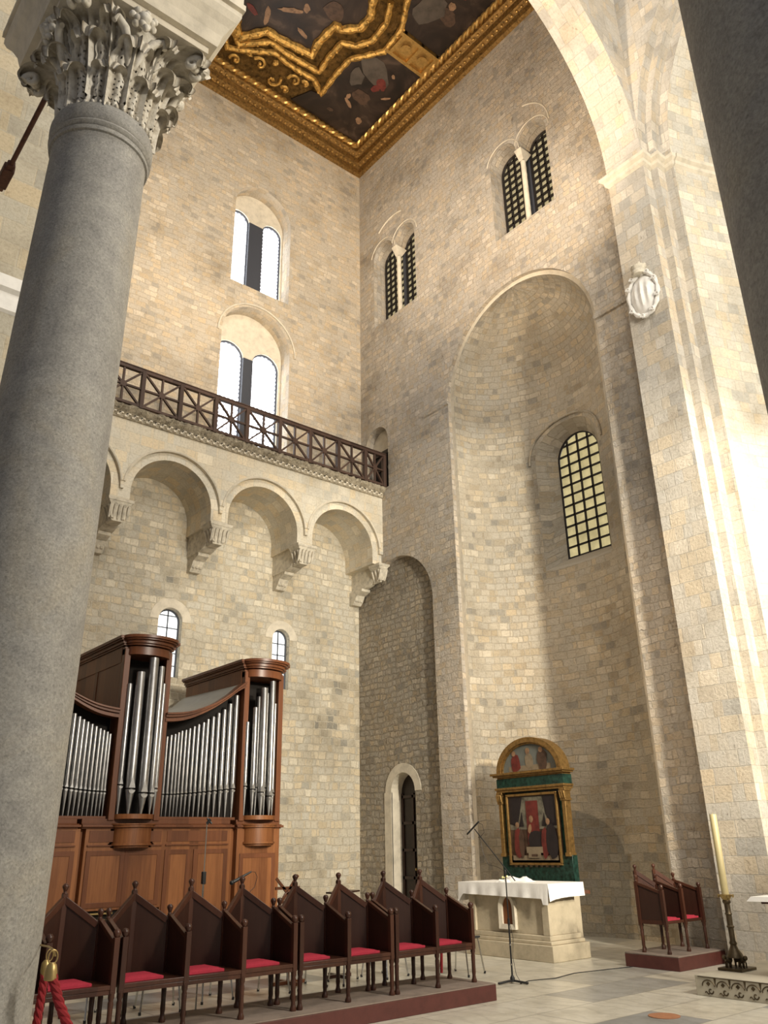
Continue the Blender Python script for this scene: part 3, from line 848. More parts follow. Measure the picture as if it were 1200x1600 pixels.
def twin_window(name, c1, c2, r, z0, sp, lab, hood):
    c = (c1+c2)/2
    w = thing(name, lab, None, (XR+.42, c, z0), kind='structure')
    for cc in (c1, c2):
        hw = r-.03
        lp = arch(cc, hw, z0, sp, 14)
        m1 = MB(); m1.prism(arch(cc, r+.04, z0, sp, 14), lambda a, b, d: (d, a-c, b-z0), .08, .10); m1.build('pane', M['w_amber2'], w)
        grille(w, lp, cc, z0, hw, sp, 4, .205, .024, lambda a, b, cc=cc: (.03, cc-c+a, b))
    # stone between and behind the colonnette
    m2 = MB(); m2.box(-.02, .09, -.05, .05, 0, sp-z0+.2); m2.build('stone_jamb', M['mullion'], w)
    # colonnette with base and capital
    m3 = MB()
    h = sp-z0
    m3.lathe([(.10, 0), (.10, .05), (.075, .09), (.068, .14), (.062, h-.32), (.07, h-.30), (.062, h-.28)], (-.22, 0, 0), 16)
    vs = []
    a0, a1 = .06, .10
    m3.add([(-.22-a0, -a0, h-.28), (-.22+a0, -a0, h-.28), (-.22+a0, a0, h-.28), (-.22-a0, a0, h-.28), (-.40, -a1, h), (.0, -a1, h), (.0, a1, h), (-.40, a1, h)],
           [(0, 1, 5, 4), (1, 2, 6, 5), (2, 3, 7, 6), (3, 0, 4, 7), (4, 5, 6, 7)])
    m3.build('colonnette', M['pale'], w)
    # small stepped heads and a hood
    m4 = MB()
    for cc in (c1, c2):
        m4.tube([(-.42-.005, a-c, b-z0) for a, b in arc(cc, r+.10, sp, .25, PI-.0, 18)], .013, 6)
    m4.tube([(-.42-.01, a-c, b-z0) for a, b in hood], .018, 6)
    m4.build('hood_moulding', M['pale'], w)
    return w
twin_window('window_6', 13.50, 14.42, .43, 15.07, 17.37, 'small twin arched window in the right wall next to the corner', arc(13.96, 1.0, 17.45, .9, PI*.62, 16))
twin_window('window_7', 8.86, 9.78, .43, 15.0, 17.22, 'larger twin arched window with dark grilles high above the niche', arc(9.35, 1.05, 17.35, 1.9, PI, 16))

# ------------------------------------------------------------------ pier of the crossing, stepped
XP = 11.85
ZK = 14.15      # capital level
mb = MB()
mb.box(XP, XR+.3, 6.05, 6.86, 0, 22.2)
mb.box(12.1, 12.7, 5.90, 6.05, 0, ZK)
mb.box(12.36, 12.8, 5.70, 5.90, 0, ZK)
pier = struct(mb.build('wall_pier', M['ashlar']))
# impost moulding carried round the pier
mb = MB()
path = [(XR, 6.86), (XP, 6.86), (XP, 6.05), (12.1, 6.05), (12.1, 5.90), (12.36, 5.90), (12.36, 5.72), (12.75, 5.62)]
mprof = [(0, 0), (.05, .05), (.06, .12), (.12, .17), (.13, .24), (0, .26)]
def mitre(path, prof, z):
    """sweep prof (out, up) along a plan path; out is to the left-hand side of travel"""
    rows = []
    n = len(path)
    for i, p in enumerate(path):
        ds = []
        if i > 0: ds.append(Vector((p[0]-path[i-1][0], p[1]-path[i-1][1])).normalized())
        if i < n-1: ds.append(Vector((path[i+1][0]-p[0], path[i+1][1]-p[1])).normalized())
        ns = [Vector((d.y, -d.x)) for d in ds]
        nn = sum(ns, Vector((0, 0)))
        if len(ns) == 2: nn = nn/(1+ns[0].dot(ns[1]))
        rows.append([(p[0]+nn.x*o, p[1]+nn.y*o, z+h) for o, h in prof])
    return rows
def sweep(mb, rows, mi=0):
    k = len(rows[0])
    mb.add([p for r_ in rows for p in r_], [(i*k+j, (i+1)*k+j, (i+1)*k+j+1, i*k+j+1) for i in range(len(rows)-1) for j in range(k-1)], mi)
sweep(mb, mitre(path, mprof, ZK-.26))
struct(mb.build('trim_7', M['pale']))
# transverse arch: springs from the pier and sails over toward the camera side
prof = [(7.65+4.2*math.cos(R(a)), 14.2+4.2*math.sin(R(a))) for a in range(0, 66, 5)]
prof += [(8.6, 18.45), (7.6, 18.95), (6.3, 19.3), (5, 19.4), (3.6, 19.25), (2.2, 18.7), (.9, 17.8), (-.1, 16.6), (-.7, 15.4), (-.9, 14.2)]
mb = MB()
pl = prof+[(-.9, 0), (-2.0, 0), (-2.0, 22.2), (XP+.2, 22.2), (XP+.2, 14.2)]
mb.prism(pl, lambda a, b, d: (a, d, b), 6.05, 6.86)
struct(mb.build('wall_crossing_arch', M['ashlar']))
# triumphal arch in three orders, spanning to the far right
mb = MB()
for X0, X1, rr in ((XP, 12.1, 6.0), (12.1, 12.36, 5.85), (12.36, 12.62, 5.65)):
    cut = [(.05+rr*math.cos(R(a)), ZK+.1+rr*math.sin(R(a))) for a in range(0, 181, 4)]
    pl = [(6.3, ZK), (6.3, 22.2), (-6.2, 22.2), (-6.2, ZK)] + cut[::-1]
    mb.prism(pl, lambda a, b, d: (d, a, b), X0, X1)
mb.box(XP, 12.8, -6.9, -5.95, 0, 22.2)
struct(mb.build('wall_triumphal_arch', M['ashlar']))
# main apse, curved wall and half dome
CX, CY, RA = 10.8, .05, 5.86
mb = MB()
a_s = math.acos((12.36-CX)/RA)
n = 40
vs = []; uv = []
for j, z in enumerate((0, 2, 5, 8, 11, ZK)):
    for i in range(n+1):
        a = a_s-2*a_s*i/n
        vs.append((CX+RA*math.cos(a), CY+RA*math.sin(a), z)); uv.append((-a*RA, z))
mb.add(vs, [(j*(n+1)+i, j*(n+1)+i+1, (j+1)*(n+1)+i+1, (j+1)*(n+1)+i) for j in range(5) for i in range(n)], 0, uv)
struct(mb.build('wall_main_apse', M['chancel']))
mb = MB()
vs = []; uv = []
nv = 16
for j in range(nv+1):
    ph = R(76)*j/nv
    rr = RA*math.cos(ph)
    for i in range(n+1):
        lim = math.acos(min(1, (12.36-CX)/rr)) if rr > (12.36-CX) else 0
        a = lim-2*lim*i/n
        vs.append((CX+rr*math.cos(a), CY+rr*math.sin(a), ZK+.1+RA*math.sin(ph))); uv.append((-a*RA, ZK+RA*ph))
mb.add(vs, [(j*(n+1)+i, j*(n+1)+i+1, (j+1)*(n+1)+i+1, (j+1)*(n+1)+i) for j in range(nv) for i in range(n)], 0, uv)
struct(mb.build('wall_main_apse_vault', M['chancel']))
mb = MB()
rows = []
for i in range(n+1):
    a = a_s-2*a_s*i/n
    rows.append([(CX+(RA-o)*math.cos(a), CY+(RA-o)*math.sin(a), ZK-.26+h) for o, h in mprof])
sweep(mb, rows); struct(mb.build('trim_8', M['pale']))

# ------------------------------------------------------------------ wall beyond the near column
mb = MB()
mb.box(-6, 2.45, 9.5, 10.4, 0, 17)
struct(mb.build('wall_nave', M['nave']))
mb = MB()
mb.prism([(0, 0), (-.04, .03), (-.06, .26), (-.12, .30), (-.14, .46), (0, .48)], lambda a, b, d: (d, 9.5+a, 7.86+b), -6, 2.45)
struct(mb.build('trim_9', M['white_marble']))

# ------------------------------------------------------------------ ceiling
ZT = 21.8
X0c, Y0c = 1.5, 6.86
ceil = MB(); ceil.box(X0c-3, XR+.3, Y0c, YU+.3, ZT, ZT+.3)
ceiling = struct(ceil.build('ceiling', M['goldflat']))
cp = [(0, -.75), (.10, -.72), (.14, -.60), (.12, -.55), (.26, -.50), (.30, -.36), (.28, -.32), (.42, -.26), (.45, -.14), (.50, -.10), (.52, 0)]
mb = MB()
sweep(mb, mitre([(X0c-3, YU), (XR, YU), (XR, Y0c)], [(o, h) for o, h in cp], ZT))
mb.build('cornice', M['gold_c'], ceiling)
# rope moulding: twisted gilt cord
def rope(mb, a, b, r, pitch, strands=2):
    a = Vector(a); b = Vector(b); d = b-a; ln = d.length; d.normalize()
    s_ = d.cross(Vector((0, 0, 1))).normalized(); u_ = s_.cross(d)
    nseg = int(ln/pitch*8)
    for k in range(strands):
        pts = []
        for i in range(nseg+1):
            t = i/8*2*PI+k*2*PI/strands
            pts.append(a+d*(ln*i/nseg)+(s_*math.cos(t)+u_*math.sin(t))*r*.5)
        mb.tube(pts, r*.62, 6)
mb = MB()
rope(mb, (X0c, YU-.50, ZT-.14), (XR-.50, YU-.50, ZT-.14), .085, .34)
rope(mb, (XR-.50, YU-.50, ZT-.14), (XR-.50, Y0c, ZT-.14), .085, .34)
mb.build('rope_moulding', M['gold2'], ceiling)
# carved beads along the cornice
mb = MB()
x = 2.0
while x < XR-.2:
    mb.sphere((x, YU-.19, ZT-.56), .045, 6); mb.sphere((x, YU-.36, ZT-.33), .04, 6); x += .17
y = Y0c
while y < YU-.2:
    mb.sphere((XR-.19, y, ZT-.56), .045, 6); mb.sphere((XR-.36, y, ZT-.33), .04, 6); y += .17
mb.build('cornice_beads', M['gold2'], ceiling)
def flat(poly, z, th, name, mat):
    m_ = MB(); m_.prism(poly, lambda a, b, d: (a, b, d), z, z-th); return m_.build(name, mat, ceiling)
inner = [(6.49, 13.29), (7.01, 14.12), (7.13, 13.97), (7.52, 13.46), (7.97, 13.44), (8.86, 13.29), (8.77, 12.90), (8.83, 12.20), (9.04, 12.19), (9.40, 11.84), (9.41, 11.40), (9.21, 11.10)]
outerf = [(6.94, 14.57), (7.26, 14.41), (8.04, 13.89), (8.61, 13.96), (9.35, 13.92), (9.79, 14.19), (9.74, 13.38), (9.76, 12.78), (10.35, 11.99), (10.28, 11.18), (9.91, 10.54)]
full_in = inner+[(8.9, 10.2), (8.6, 9.2), (7.2, 8.9), (6.2, 9.2), (5.6, 10.2), (4.8, 11.2), (5.6, 12.6)]
flat(full_in, ZT-.02, .05, 'central_painting', M['canvas'])
flat([(9.21, 14.90), (9.51, 14.29), (9.81, 14.22), (9.78, 12.81), (10.35, 11.93), (11.68, 11.95), (11.68, 14.94)], ZT-.02, .05, 'corner_painting', M['canvas'])
flat([(9.95, 10.54), (10.31, 11.16), (11.68, 11.18), (11.68, 8.6), (9.9, 8.6)], ZT-.02, .05, 'side_painting', M['canvas'])
def frame(path, w, z, closed=False, nm='gilt_moulding'):
    m_ = MB()
    pts = []
    for i in range(len(path)-1):
        a, b = Vector(path[i]), Vector(path[i+1])
        k_ = max(2, int((b-a).length/.12))
        for t in range(k_): pts.append(a.lerp(b, t/k_))
    pts.append(Vector(path[-1]))
    rr = [w*(1+.16*math.sin(i*2.1)) for i in range(len(pts))]
    m_.tube([(p.x, p.y, z) for p in pts], rr, 8)
    rnd = random.Random(5)
    for i, p in enumerate(pts):
        if i % 2 == 0: m_.sphere((p.x+rnd.uniform(-.04, .04), p.y+rnd.uniform(-.04, .04), z-w*.9), w*.42, 6)
    return m_.build(nm, M['gold'], ceiling)
inner_ext = inner+[(8.9, 10.2), (8.6, 9.2)]
out_ext = [(6.2, 13.6)]+outerf+[(9.7, 9.6), (9.3, 8.8)]
mid = [((inner[min(i, 11)][0]+0)*.0, 0) for i in range(1)]
frame([(5.6, 12.6)]+inner_ext, .115, ZT-.10)
frame(out_ext, .085, ZT-.07)
midp = [(6.72, 13.95), (7.13, 14.27), (7.76, 13.68), (8.3, 13.7), (9.32, 13.62), (9.26, 13.1), (9.28, 12.5), (9.62, 12.35), (9.88, 11.94), (9.85, 11.3), (9.58, 10.8)]
frame(midp, .09, ZT-.09)
# scrollwork of the gilded spandrel
mb = MB()
rnd = random.Random(11)
for (cx, cy, rr) in ((7.3, 14.75, .16), (7.9, 14.45, .2), (8.45, 14.65, .24), (8.95, 14.3, .2), (8.9, 14.72, .12), (6.6, 14.7, .2), (6.0, 14.4, .25), (9.25, 14.2, .1), (5.4, 14.6, .2), (8.2, 14.15, .1), (7.5, 14.3, .12)):
    s0 = rnd.uniform(0, 6)
    mb.tube([(cx+rr*(1-.10*k)*math.cos(s0+k*.7), cy+rr*(1-.10*k)*math.sin(s0+k*.7), ZT-.05-.01*k) for k in range(10)], [.05-.003*k for k in range(10)], 6)
    mb.sphere((cx, cy, ZT-.06), .06, 8)
mb.build('gilt_scrolls', M['gold'], ceiling)
# beam between two paintings
mb = MB()
mb.box(10.3, 11.66, 11.20, 11.30, ZT-.16, ZT); mb.box(10.3, 11.66, 11.84, 11.93, ZT-.16, ZT); mb.box(10.35, 11.66, 11.3, 11.84, ZT-.05, ZT)
for x in (10.45, 11.05, 11.6): mb.box(x-.05, x+.05, 11.2, 11.93, ZT-.15, ZT)
for x in (10.75, 11.33): mb.lathe([(.16, -.14), (.13, -.08), (.05, -.06), (.0001, -.13)], (x, 11.57, ZT), 14)
mb.build('gilt_beam', M['gold2'], ceiling)
# generic figures in the paintings: blobs of paint on the canvas
def blob(pts, mat, nm='painted_figure', z=ZT-.075):
    m_ = MB(); m_.prism(pts, lambda a, b, d: (a, b, d), z, z-.004); m_.build(nm, mat, ceiling)
def ell(cx, cy, a, b, rot, n=14, wob=.18, seed=1):
    rn = random.Random(seed)
    o = []
    for k in range(n):
        t = 2*PI*k/n; q = 1+rn.uniform(-wob, wob)
        x, y = a*q*math.cos(t), b*q*math.sin(t)
        o.append((cx+x*math.cos(rot)-y*math.sin(rot), cy+x*math.sin(rot)+y*math.cos(rot)))
    return o
for i, (cx, cy, a, b, rot, mt) in enumerate((
    (10.55, 12.65, .55, .32, .4, 'p_sky'), (10.25, 13.1, .3, .2, 1.1, 'p_sky'), (10.95, 12.85, .20, .13, .6, 'p_red'), (10.9, 13.05, .16, .10, 2.0, 'p_red'), (10.6, 13.95, .20, .06, .5, 'p_flesh'), (10.45, 13.75, .09, .06, 1.2, 'p_flesh'),
    (11.2, 14.25, .12, .09, .7, 'p_flesh'), (11.05, 12.45, .08, .05, .7, 'p_flesh'), (11.35, 13.15, .14, .04, 2.4, 'p_flesh'), (10.3, 14.45, .1, .06, 0, 'p_brown'), (10.75, 13.55, .3, .2, .3, 'p_brown'),
    (10.5, 10.3, .35, .5, .4, 'p_sky'), (11.0, 10.2, .3, .2, .2, 'p_brown'), (10.9, 9.9, .12, .1, .2, 'p_flesh'), (10.95, 9.5, .12, .08, .2, 'p_red'),
    (7.7, 12.6, .3, .07, 2.6, 'p_flesh'), (8.3, 12.95, .2, .06, .3, 'p_flesh'), (7.3, 13.1, .28, .07, 1.2, 'p_flesh'), (6.9, 13.2, .2, .08, .4, 'p_red'), (8.6, 11.9, .3, .25, .4, 'p_brown'), (8.0, 12.3, .12, .08, 1.0, 'p_flesh'), (6.8, 12.5, .1, .2, 1.0, 'p_flesh'))):
    blob(ell(cx, cy, a, b, rot, seed=i), M[mt], z=ZT-.075-.002*(i % 4))

# ------------------------------------------------------------------ cartouche on the pier
ct = thing('coat_of_arms_cartouche', 'white carved oval cartouche with scrolled frame and crown on the pier', 'cartouche', (XP, 6.47, 11.03))
mb = MB()
nr, na = 10, 32
vs = []
for j in range(nr+1):
    q = j/nr
    for i in range(na):
        t = 2*PI*i/na
        y = .27*q*math.cos(t); z = .42*q*math.sin(t)
        rib = .018*math.cos(y*48) * (1-q*q)
        vs.append((-.13*math.sqrt(max(0, 1-q*q*.9))-rib, y, z))
mb.add(vs, [(j*na+i, j*na+(i+1) % na, (j+1)*na+(i+1) % na, (j+1)*na+i) for j in range(nr) for i in range(na)])
mb.build('shield', M['white_marble'], ct)
mb = MB()
mb.tube([(-.05, .30*math.cos(t), .46*math.sin(t)) for t in [2*PI*i/40 for i in range(40)]], [.04+.012*math.sin(i*1.9) for i in range(40)], 8, closed=True)
for t in (0.5, 1.0, 2.1, 2.7, 3.5, 4.2, 4.9, 5.7):
    c0 = (-.07, .31*math.cos(t), .48*math.sin(t))
    mb.tube([(c0[0]-.02, c0[1]+.05*math.cos(k)*(1-k/9), c0[2]+.05*math.sin(k)*(1-k/9)) for k in range(8)], .022, 6)
mb.build('scroll_frame', M['white_marble'], ct)
mb = MB()
mb.lathe([(.13, .42), (.15, .47), (.12, .53), (.15, .60), (.10, .62)], (-.07, 0, 0), 14)
for k in range(5):
    mb.sphere((-.07+.10*math.cos(k*1.25), .12*math.sin(k*1.25), .63), .03, 8)
mb.build('crown', M['pale2'], ct)

# ------------------------------------------------------------------ columns
def acanthus(mb, ang, r0, z0, h, w, curl, cen, rb, holes=True):
    """one broad curling acanthus leaf with lobed edge and drilled eyes, standing on the bell of the capital"""
    nu, nt_ = 22, 34
    vs = []
    for j in range(nt_+1):
        t = j/nt_
        if t < .70: zz = z0+h*t/.70*.93; out = .022+.045*t*t
        else:
            q = (t-.70)/.30
            zz = z0+h*(.93+.09*math.sin(q*PI*.8))-h*.20*q*q; out = .044+curl*math.sin(q*PI*.6)
        wid = w*(.80+.42*math.sin(PI*min(1, t*.85+.12))**.7)*(1-.68*max(0, (t-.62)/.38)**1.4)
        wid *= 1+.16*abs(math.sin(t*PI*4.5))-.08
        rbell = rb(zz)
        for i in range(nu+1):
            u = -1+2*i/nu
            a = ang+u*wid/max(.1, rbell)
            rib = .012*math.cos(u*PI*4-abs(u)*t*3)*(1-.4*t)+.026*max(0, 1-abs(u)*7)
            edge = .018*max(0, abs(u)-.82)/.18
            r = rbell+out+rib+edge-.02*u*u*(1-t)
            z_ = zz-.07*h*u*u*(1 if t > .7 else t/.7)
            vs.append((cen[0]+r*math.cos(a), cen[1]+r*math.sin(a), z_))
    fs = []
    for j in range(nt_):
        for i in range(nu):
            if holes and 3 < j < 24 and j % 3 == 1 and i in (3, 7, 14, 18) : continue
            if holes and 4 < j < 22 and j % 4 == 2 and i in (5, 16): continue
            fs.append((j*(nu+1)+i, j*(nu+1)+i+1, (j+1)*(nu+1)+i+1, (j+1)*(nu+1)+i))
    mb.add(vs, fs)

def column(name, label, base, tilt, r0, r1, zneck, zab, sab, detail=True, group=None):
    t = thing(name, label, 'column', base, group)
    tx, ty = tilt     # offset of the top centre
    H = zab
    def ax(z): return (tx*(z/H), ty*(z/H))
    mb = MB()
    prof = [(r0*1.12, .45), (r0*1.02, .50), (r0, .6)] + [(r0+(r1-r0)*(k/12)**1.2, .6+(zneck-.42-.6)*k/12) for k in range(1, 13)]
    za = zneck-.42
    prof += [(r1, za), (r1+.001, za+.05), (r1+.016, za+.055), (r1+.022, za+.075), (r1+.012, za+.098), (r1+.020, za+.102), (r1+.032, za+.125), (r1+.020, za+.150), (r1+.026, za+.156), (r1+.036, za+.20), (r1+.036, za+.25), (r1+.022, za+.30), (r1-.02, za+.32)]
    mb.lathe(prof, (0, 0, 0), 64)
    mb.v = [(x+ax(z)[0], y+ax(z)[1], z) for x, y, z in mb.v]
    mb.build('shaft', M['granite'], t, ang=50)
    mb = MB()
    mb.box(-r0*1.45, r0*1.45, -r0*1.45, r0*1.45, 0, .16)
    mb.lathe([(r0*1.4, .16), (r0*1.45, .22), (r0*1.38, .28), (r0*1.22, .32), (r0*1.2, .36), (r0*1.28, .40), (r0*1.25, .44), (r0*1.1, .46)], (0, 0, 0), 48)
    mb.build('base', M['pale'], t)
    zc0 = za+.30
    hc = zab-zc0
    cen = ax(zab)
    def rb(z):
        q = max(0, min(1, (z-zc0)/hc)); return r1*.93+.13*q**2.2
    mb = MB()
    mb.lathe([(rb(zc0+hc*k/14), zc0+hc*k/14) for k in range(15)], (cen[0], cen[1], 0), 48)
    if detail:
        for k in range(8):
            acanthus(mb, 2*PI*k/8, 0, zc0+hc*.10, hc*.64, .108, .11, cen, rb)
        for k in range(8):
            acanthus(mb, 2*PI*(k+.5)/8, 0, zc0-.02, hc*.46, .105, .075, cen, rb)
        for k in range(4):
            a = PI/4+PI/2*k
            # big leaf curling out under each corner of the block
            acanthus(mb, a, 0, zc0+hc*.30, hc*.64, .12, .30, cen, rb)
            for sd in (-1, 1):
                acanthus(mb, a+sd*.36, 0, zc0+hc*.40, hc*.50, .075, .15, cen, rb)
            dv = Vector((math.cos(a), math.sin(a), 0))
            tip = Vector((cen[0], cen[1], zab-.17))+dv*(sab*1.17)
            tv = Vector((-dv.y, dv.x, 0))
            for sd in (-1, 1):
                mb.tube([tip+tv*sd*.055+dv*(.062*math.cos(q*.6))*(1-q/16)+Vector((0, 0, .062*math.sin(q*.6)*(1-q/16))) for q in range(13)], [.034-.0016*q for q in range(13)], 8)
            mb.sphere(tip+Vector((0, 0, .02)), .04, 10)
        rn = random.Random(21)
        for k in range(4):
            a = PI/2*k
            dv = Vector((math.cos(a), math.sin(a), 0)); tv = Vector((-dv.y, dv.x, 0))
            p = Vector((cen[0], cen[1], zab-.07))+dv*(sab*.93)
            # fleuron in the middle of each side
            for q in range(14):
                an = 2*PI*q/14
                mb.sphere(p+tv*(.085 if q % 2 else .055)*math.cos(an)+Vector((0, 0, (.075 if q % 2 else .05)*math.sin(an)))+dv*rn.uniform(-.01, .02), .030, 8)
            mb.sphere(p+dv*.02, .055, 8)
            for sd in (-1, 1):
                pts = [p-dv*.16+tv*sd*.02+Vector((0, 0, -.34)), p-dv*.10+tv*sd*.05+Vector((0, 0, -.22)), p-dv*.05+tv*sd*.11+Vector((0, 0, -.11)), p-dv*.03+tv*sd*.18+Vector((0, 0, -.06)), p-dv*.04+tv*sd*.20+Vector((0, 0, -.11))]
                mb.tube(pts, [.018, .03, .034, .03, .02], 8)
        # little drilled beads at the neck
        for k in range(40):
            a = 2*PI*k/40
            mb.sphere((cen[0]+(r1*.95+.03)*math.cos(a), cen[1]+(r1*.95+.03)*math.sin(a), zc0+.02), .016, 6)
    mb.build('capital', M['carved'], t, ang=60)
    mb = MB()
    def sq(prof):
        for (s0, z0), (s1, z1) in zip(prof, prof[1:]):
            c = cen
            v = [(c[0]-s0, c[1]-s0, z0), (c[0]+s0, c[1]-s0, z0), (c[0]+s0, c[1]+s0, z0), (c[0]-s0, c[1]+s0, z0), (c[0]-s1, c[1]-s1, z1), (c[0]+s1, c[1]-s1, z1), (c[0]+s1, c[1]+s1, z1), (c[0]-s1, c[1]+s1, z1)]
            mb.add(v, [(0, 1, 5, 4), (1, 2, 6, 5), (2, 3, 7, 6), (3, 0, 4, 7)])
        s0, z0 = prof[0]; mb.add([(cen[0]-s0, cen[1]-s0, z0), (cen[0]+s0, cen[1]-s0, z0), (cen[0]+s0, cen[1]+s0, z0), (cen[0]-s0, cen[1]+s0, z0)], [(0, 1, 2, 3)])
    s = sab
    sq([(s-.06, zab-.01), (s-.03, zab-.005), (s-.03, zab+.06), (s+.02, zab+.062), (s+.03, zab+.10), (s+.045, zab+.17), (s+.085, zab+.25), (s+.125, zab+.30), (s+.15, zab+.36), (s+.15, zab+.41), (s+.13, zab+.43), (s+.17, zab+.44), (s+.17, zab+.50), (s+.155, zab+.505), (s+.155, zab+.60)])
    mb.build('impost_block', M['pale'], t, ang=25)
    mb = MB()
    mb.box(cen[0]-s+.08, cen[0]+s-.08, cen[1]-s+.08, cen[1]+s-.08, zab+.6, 14)
    mb.build('pier_above', M['nave'], t)
    return t
# axis leans a little, as the old column does
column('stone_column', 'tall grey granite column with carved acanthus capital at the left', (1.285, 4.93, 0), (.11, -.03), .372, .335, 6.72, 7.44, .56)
column('stone_column', 'dark shaded stone column at the upper right', (2.4, .545, 0), (.035, .0), .40, .385, 6.75, 7.5, .58, detail=False)
mb = MB(); mb.lathe([(.021, 0), (.021, .004), (.0001, .004)], (0, 0, 0), 16)
o = mb.build('round_tag', M['whitecloth'])
o.location = (1.16, 4.56, 1.30)
o.rotation_euler = (PI/2+.02, 0, -.33)
tag(o, 'small round white tag stuck low on the grey granite column', 'tag')

# iron tie rod behind the capital
mb = MB(); mb.tube([(0, -1.6, 0), (0, 2.45, 0)], .022, 10)
tr = mb.build('tie_rod', M['rust'], loc=(1.10, 7.05, 7.62))
tag(tr, 'thin rusty iron tie rod with turnbuckle beside the column capital', 'tie rod')
mb = MB(); mb.box(-.05, .05, -.30, -.02, -.05, .05); mb.box(-.035, .035, -.36, .04, -.035, .035); mb.build('turnbuckle', M['rust'], tr, bevel=.01)

# ------------------------------------------------------------------ organ
org = thing('pipe_organ', 'walnut pipe organ with two bowed towers of tin pipes', 'organ', (6.0, 13.0, 0))
OX, OY = 6.0, 13.0
def ob(mb, x0, x1, y0, y1, z0, z1, mi=0): mb.box(x0-OX, x1-OX, y0-OY, y1-OY, z0, z1, mi)
XL = 2.6
mb = MB()
ob(mb, XL, 4.84, 13.0, 15.3, 0, 1.93); ob(mb, 4.84, 4.92, 13.1, 15.3, 0, 1.93)
ob(mb, 4.92, 7.40, 13.0, 15.3, .80, 1.93); ob(mb, 4.92, 5.0, 13.0, 15.3, 0, .8); ob(mb, 6.2, 7.40, 13.0, 15.3, 0, .8); ob(mb, 5.0, 6.2, 13.5, 15.3, 0, .8)
ob(mb, 7.40, 7.50, 13.1, 15.3, 0, 1.93); ob(mb, 7.50, 8.34, 12.98, 15.3, 0, 1.93)
mb.build('lower_case', M['organwood'], org, bevel=.004)
mb = MB()
for x0, x1 in ((7.5, 8.40), (4.86, 7.42), (XL, 4.82)):
    e = .05 if x1 > 8 else 0
    for (o_, z0, z1) in ((.02, 1.93, 1.95), (.055, 1.95, 1.985), (.03, 1.985, 2.00), (0.0, 2.0, 2.07)):
        ob(mb, x0-(.02 if x0 > 3 else 0), x1-.05+o_, 13.0-o_, 15.3, z0, z1)
mb.build('ledge', M['organpost'], org, bevel=.006)
# framed doors of the lower case
def framed(x0, x1, z0, z1, y, nm='panel_door', mat='organwood'):
    m1 = MB()
    w_ = .07
    ob(m1, x0, x1, y-.012, y+.01, z0, z0+w_); ob(m1, x0, x1, y-.012, y+.01, z1-w_, z1)
    ob(m1, x0, x0+w_, y-.0125, y+.01, z0, z1); ob(m1, x1-w_, x1, y-.0125, y+.01, z0, z1)
    d = m1.build(nm, M['organpost'], org, bevel=.003)
    m2 = MB(); ob(m2, x0+w_-.005, x1-w_+.005, y-.004, y+.004, z0+w_-.005, z1-w_+.005); m2.build('door_panel', M[mat], d)
framed(4.96, 5.56, .84, 1.62, 12.995); framed(5.56, 6.16, .84, 1.62, 12.995)
framed(6.22, 6.66, .1, 1.62, 12.995); framed(6.72, 7.34, .1, 1.62, 12.995)
framed(7.56, 8.26, .1, 1.54, 12.975); framed(4.1, 4.78, .1, 1.62, 12.995); framed(3.3, 4.05, .1, 1.62, 12.995)
for x0, x1 in ((4.96, 6.16), (6.22, 7.34), (4.1, 4.78)):
    mb = MB(); ob(mb, x0, x1, 12.975, 13.0, 1.68, 1.70); ob(mb, x0+.02, x1-.02, 12.99, 13.0, 1.74, 1.90); mb.build('frieze_board', M['organpost'], org)
# console recess filled by a near-black block for its shade, with keyboards
mb = MB(); ob(mb, 5.0, 6.2, 13.05, 13.5, .0, .8, 0); mb.build('console_shade_block', M['organshade'], org)
mb = MB()
ob(mb, 5.08, 5.45, 12.98, 13.05, .66, .68); ob(mb, 5.08, 5.45, 12.98, 13.05, .75, .77); ob(mb, 5.08, 5.11, 12.98, 13.05, .60, .77)
ob(mb, 5.55, 5.60, 12.98, 13.05, .66, .77); ob(mb, 5.65, 5.9, 12.98, 13.05, .75, .77); ob(mb, 5.72, 5.76, 12.98, 13.05, .60, .77)
mb.build('console_fittings', M['brass'], org)
def bow(c, hw, bulge, y0, yb, n=16):
    """plan outline of a bowed tower front"""
    pts = [(c-hw, yb), (c-hw, y0)]
    for k in range(n+1):
        t = PI-PI*k/n
        pts.append((c+(hw-.05)*math.cos(t), y0-bulge*math.sin(t)))
    pts += [(c+hw, y0), (c+hw, yb)]
    return pts
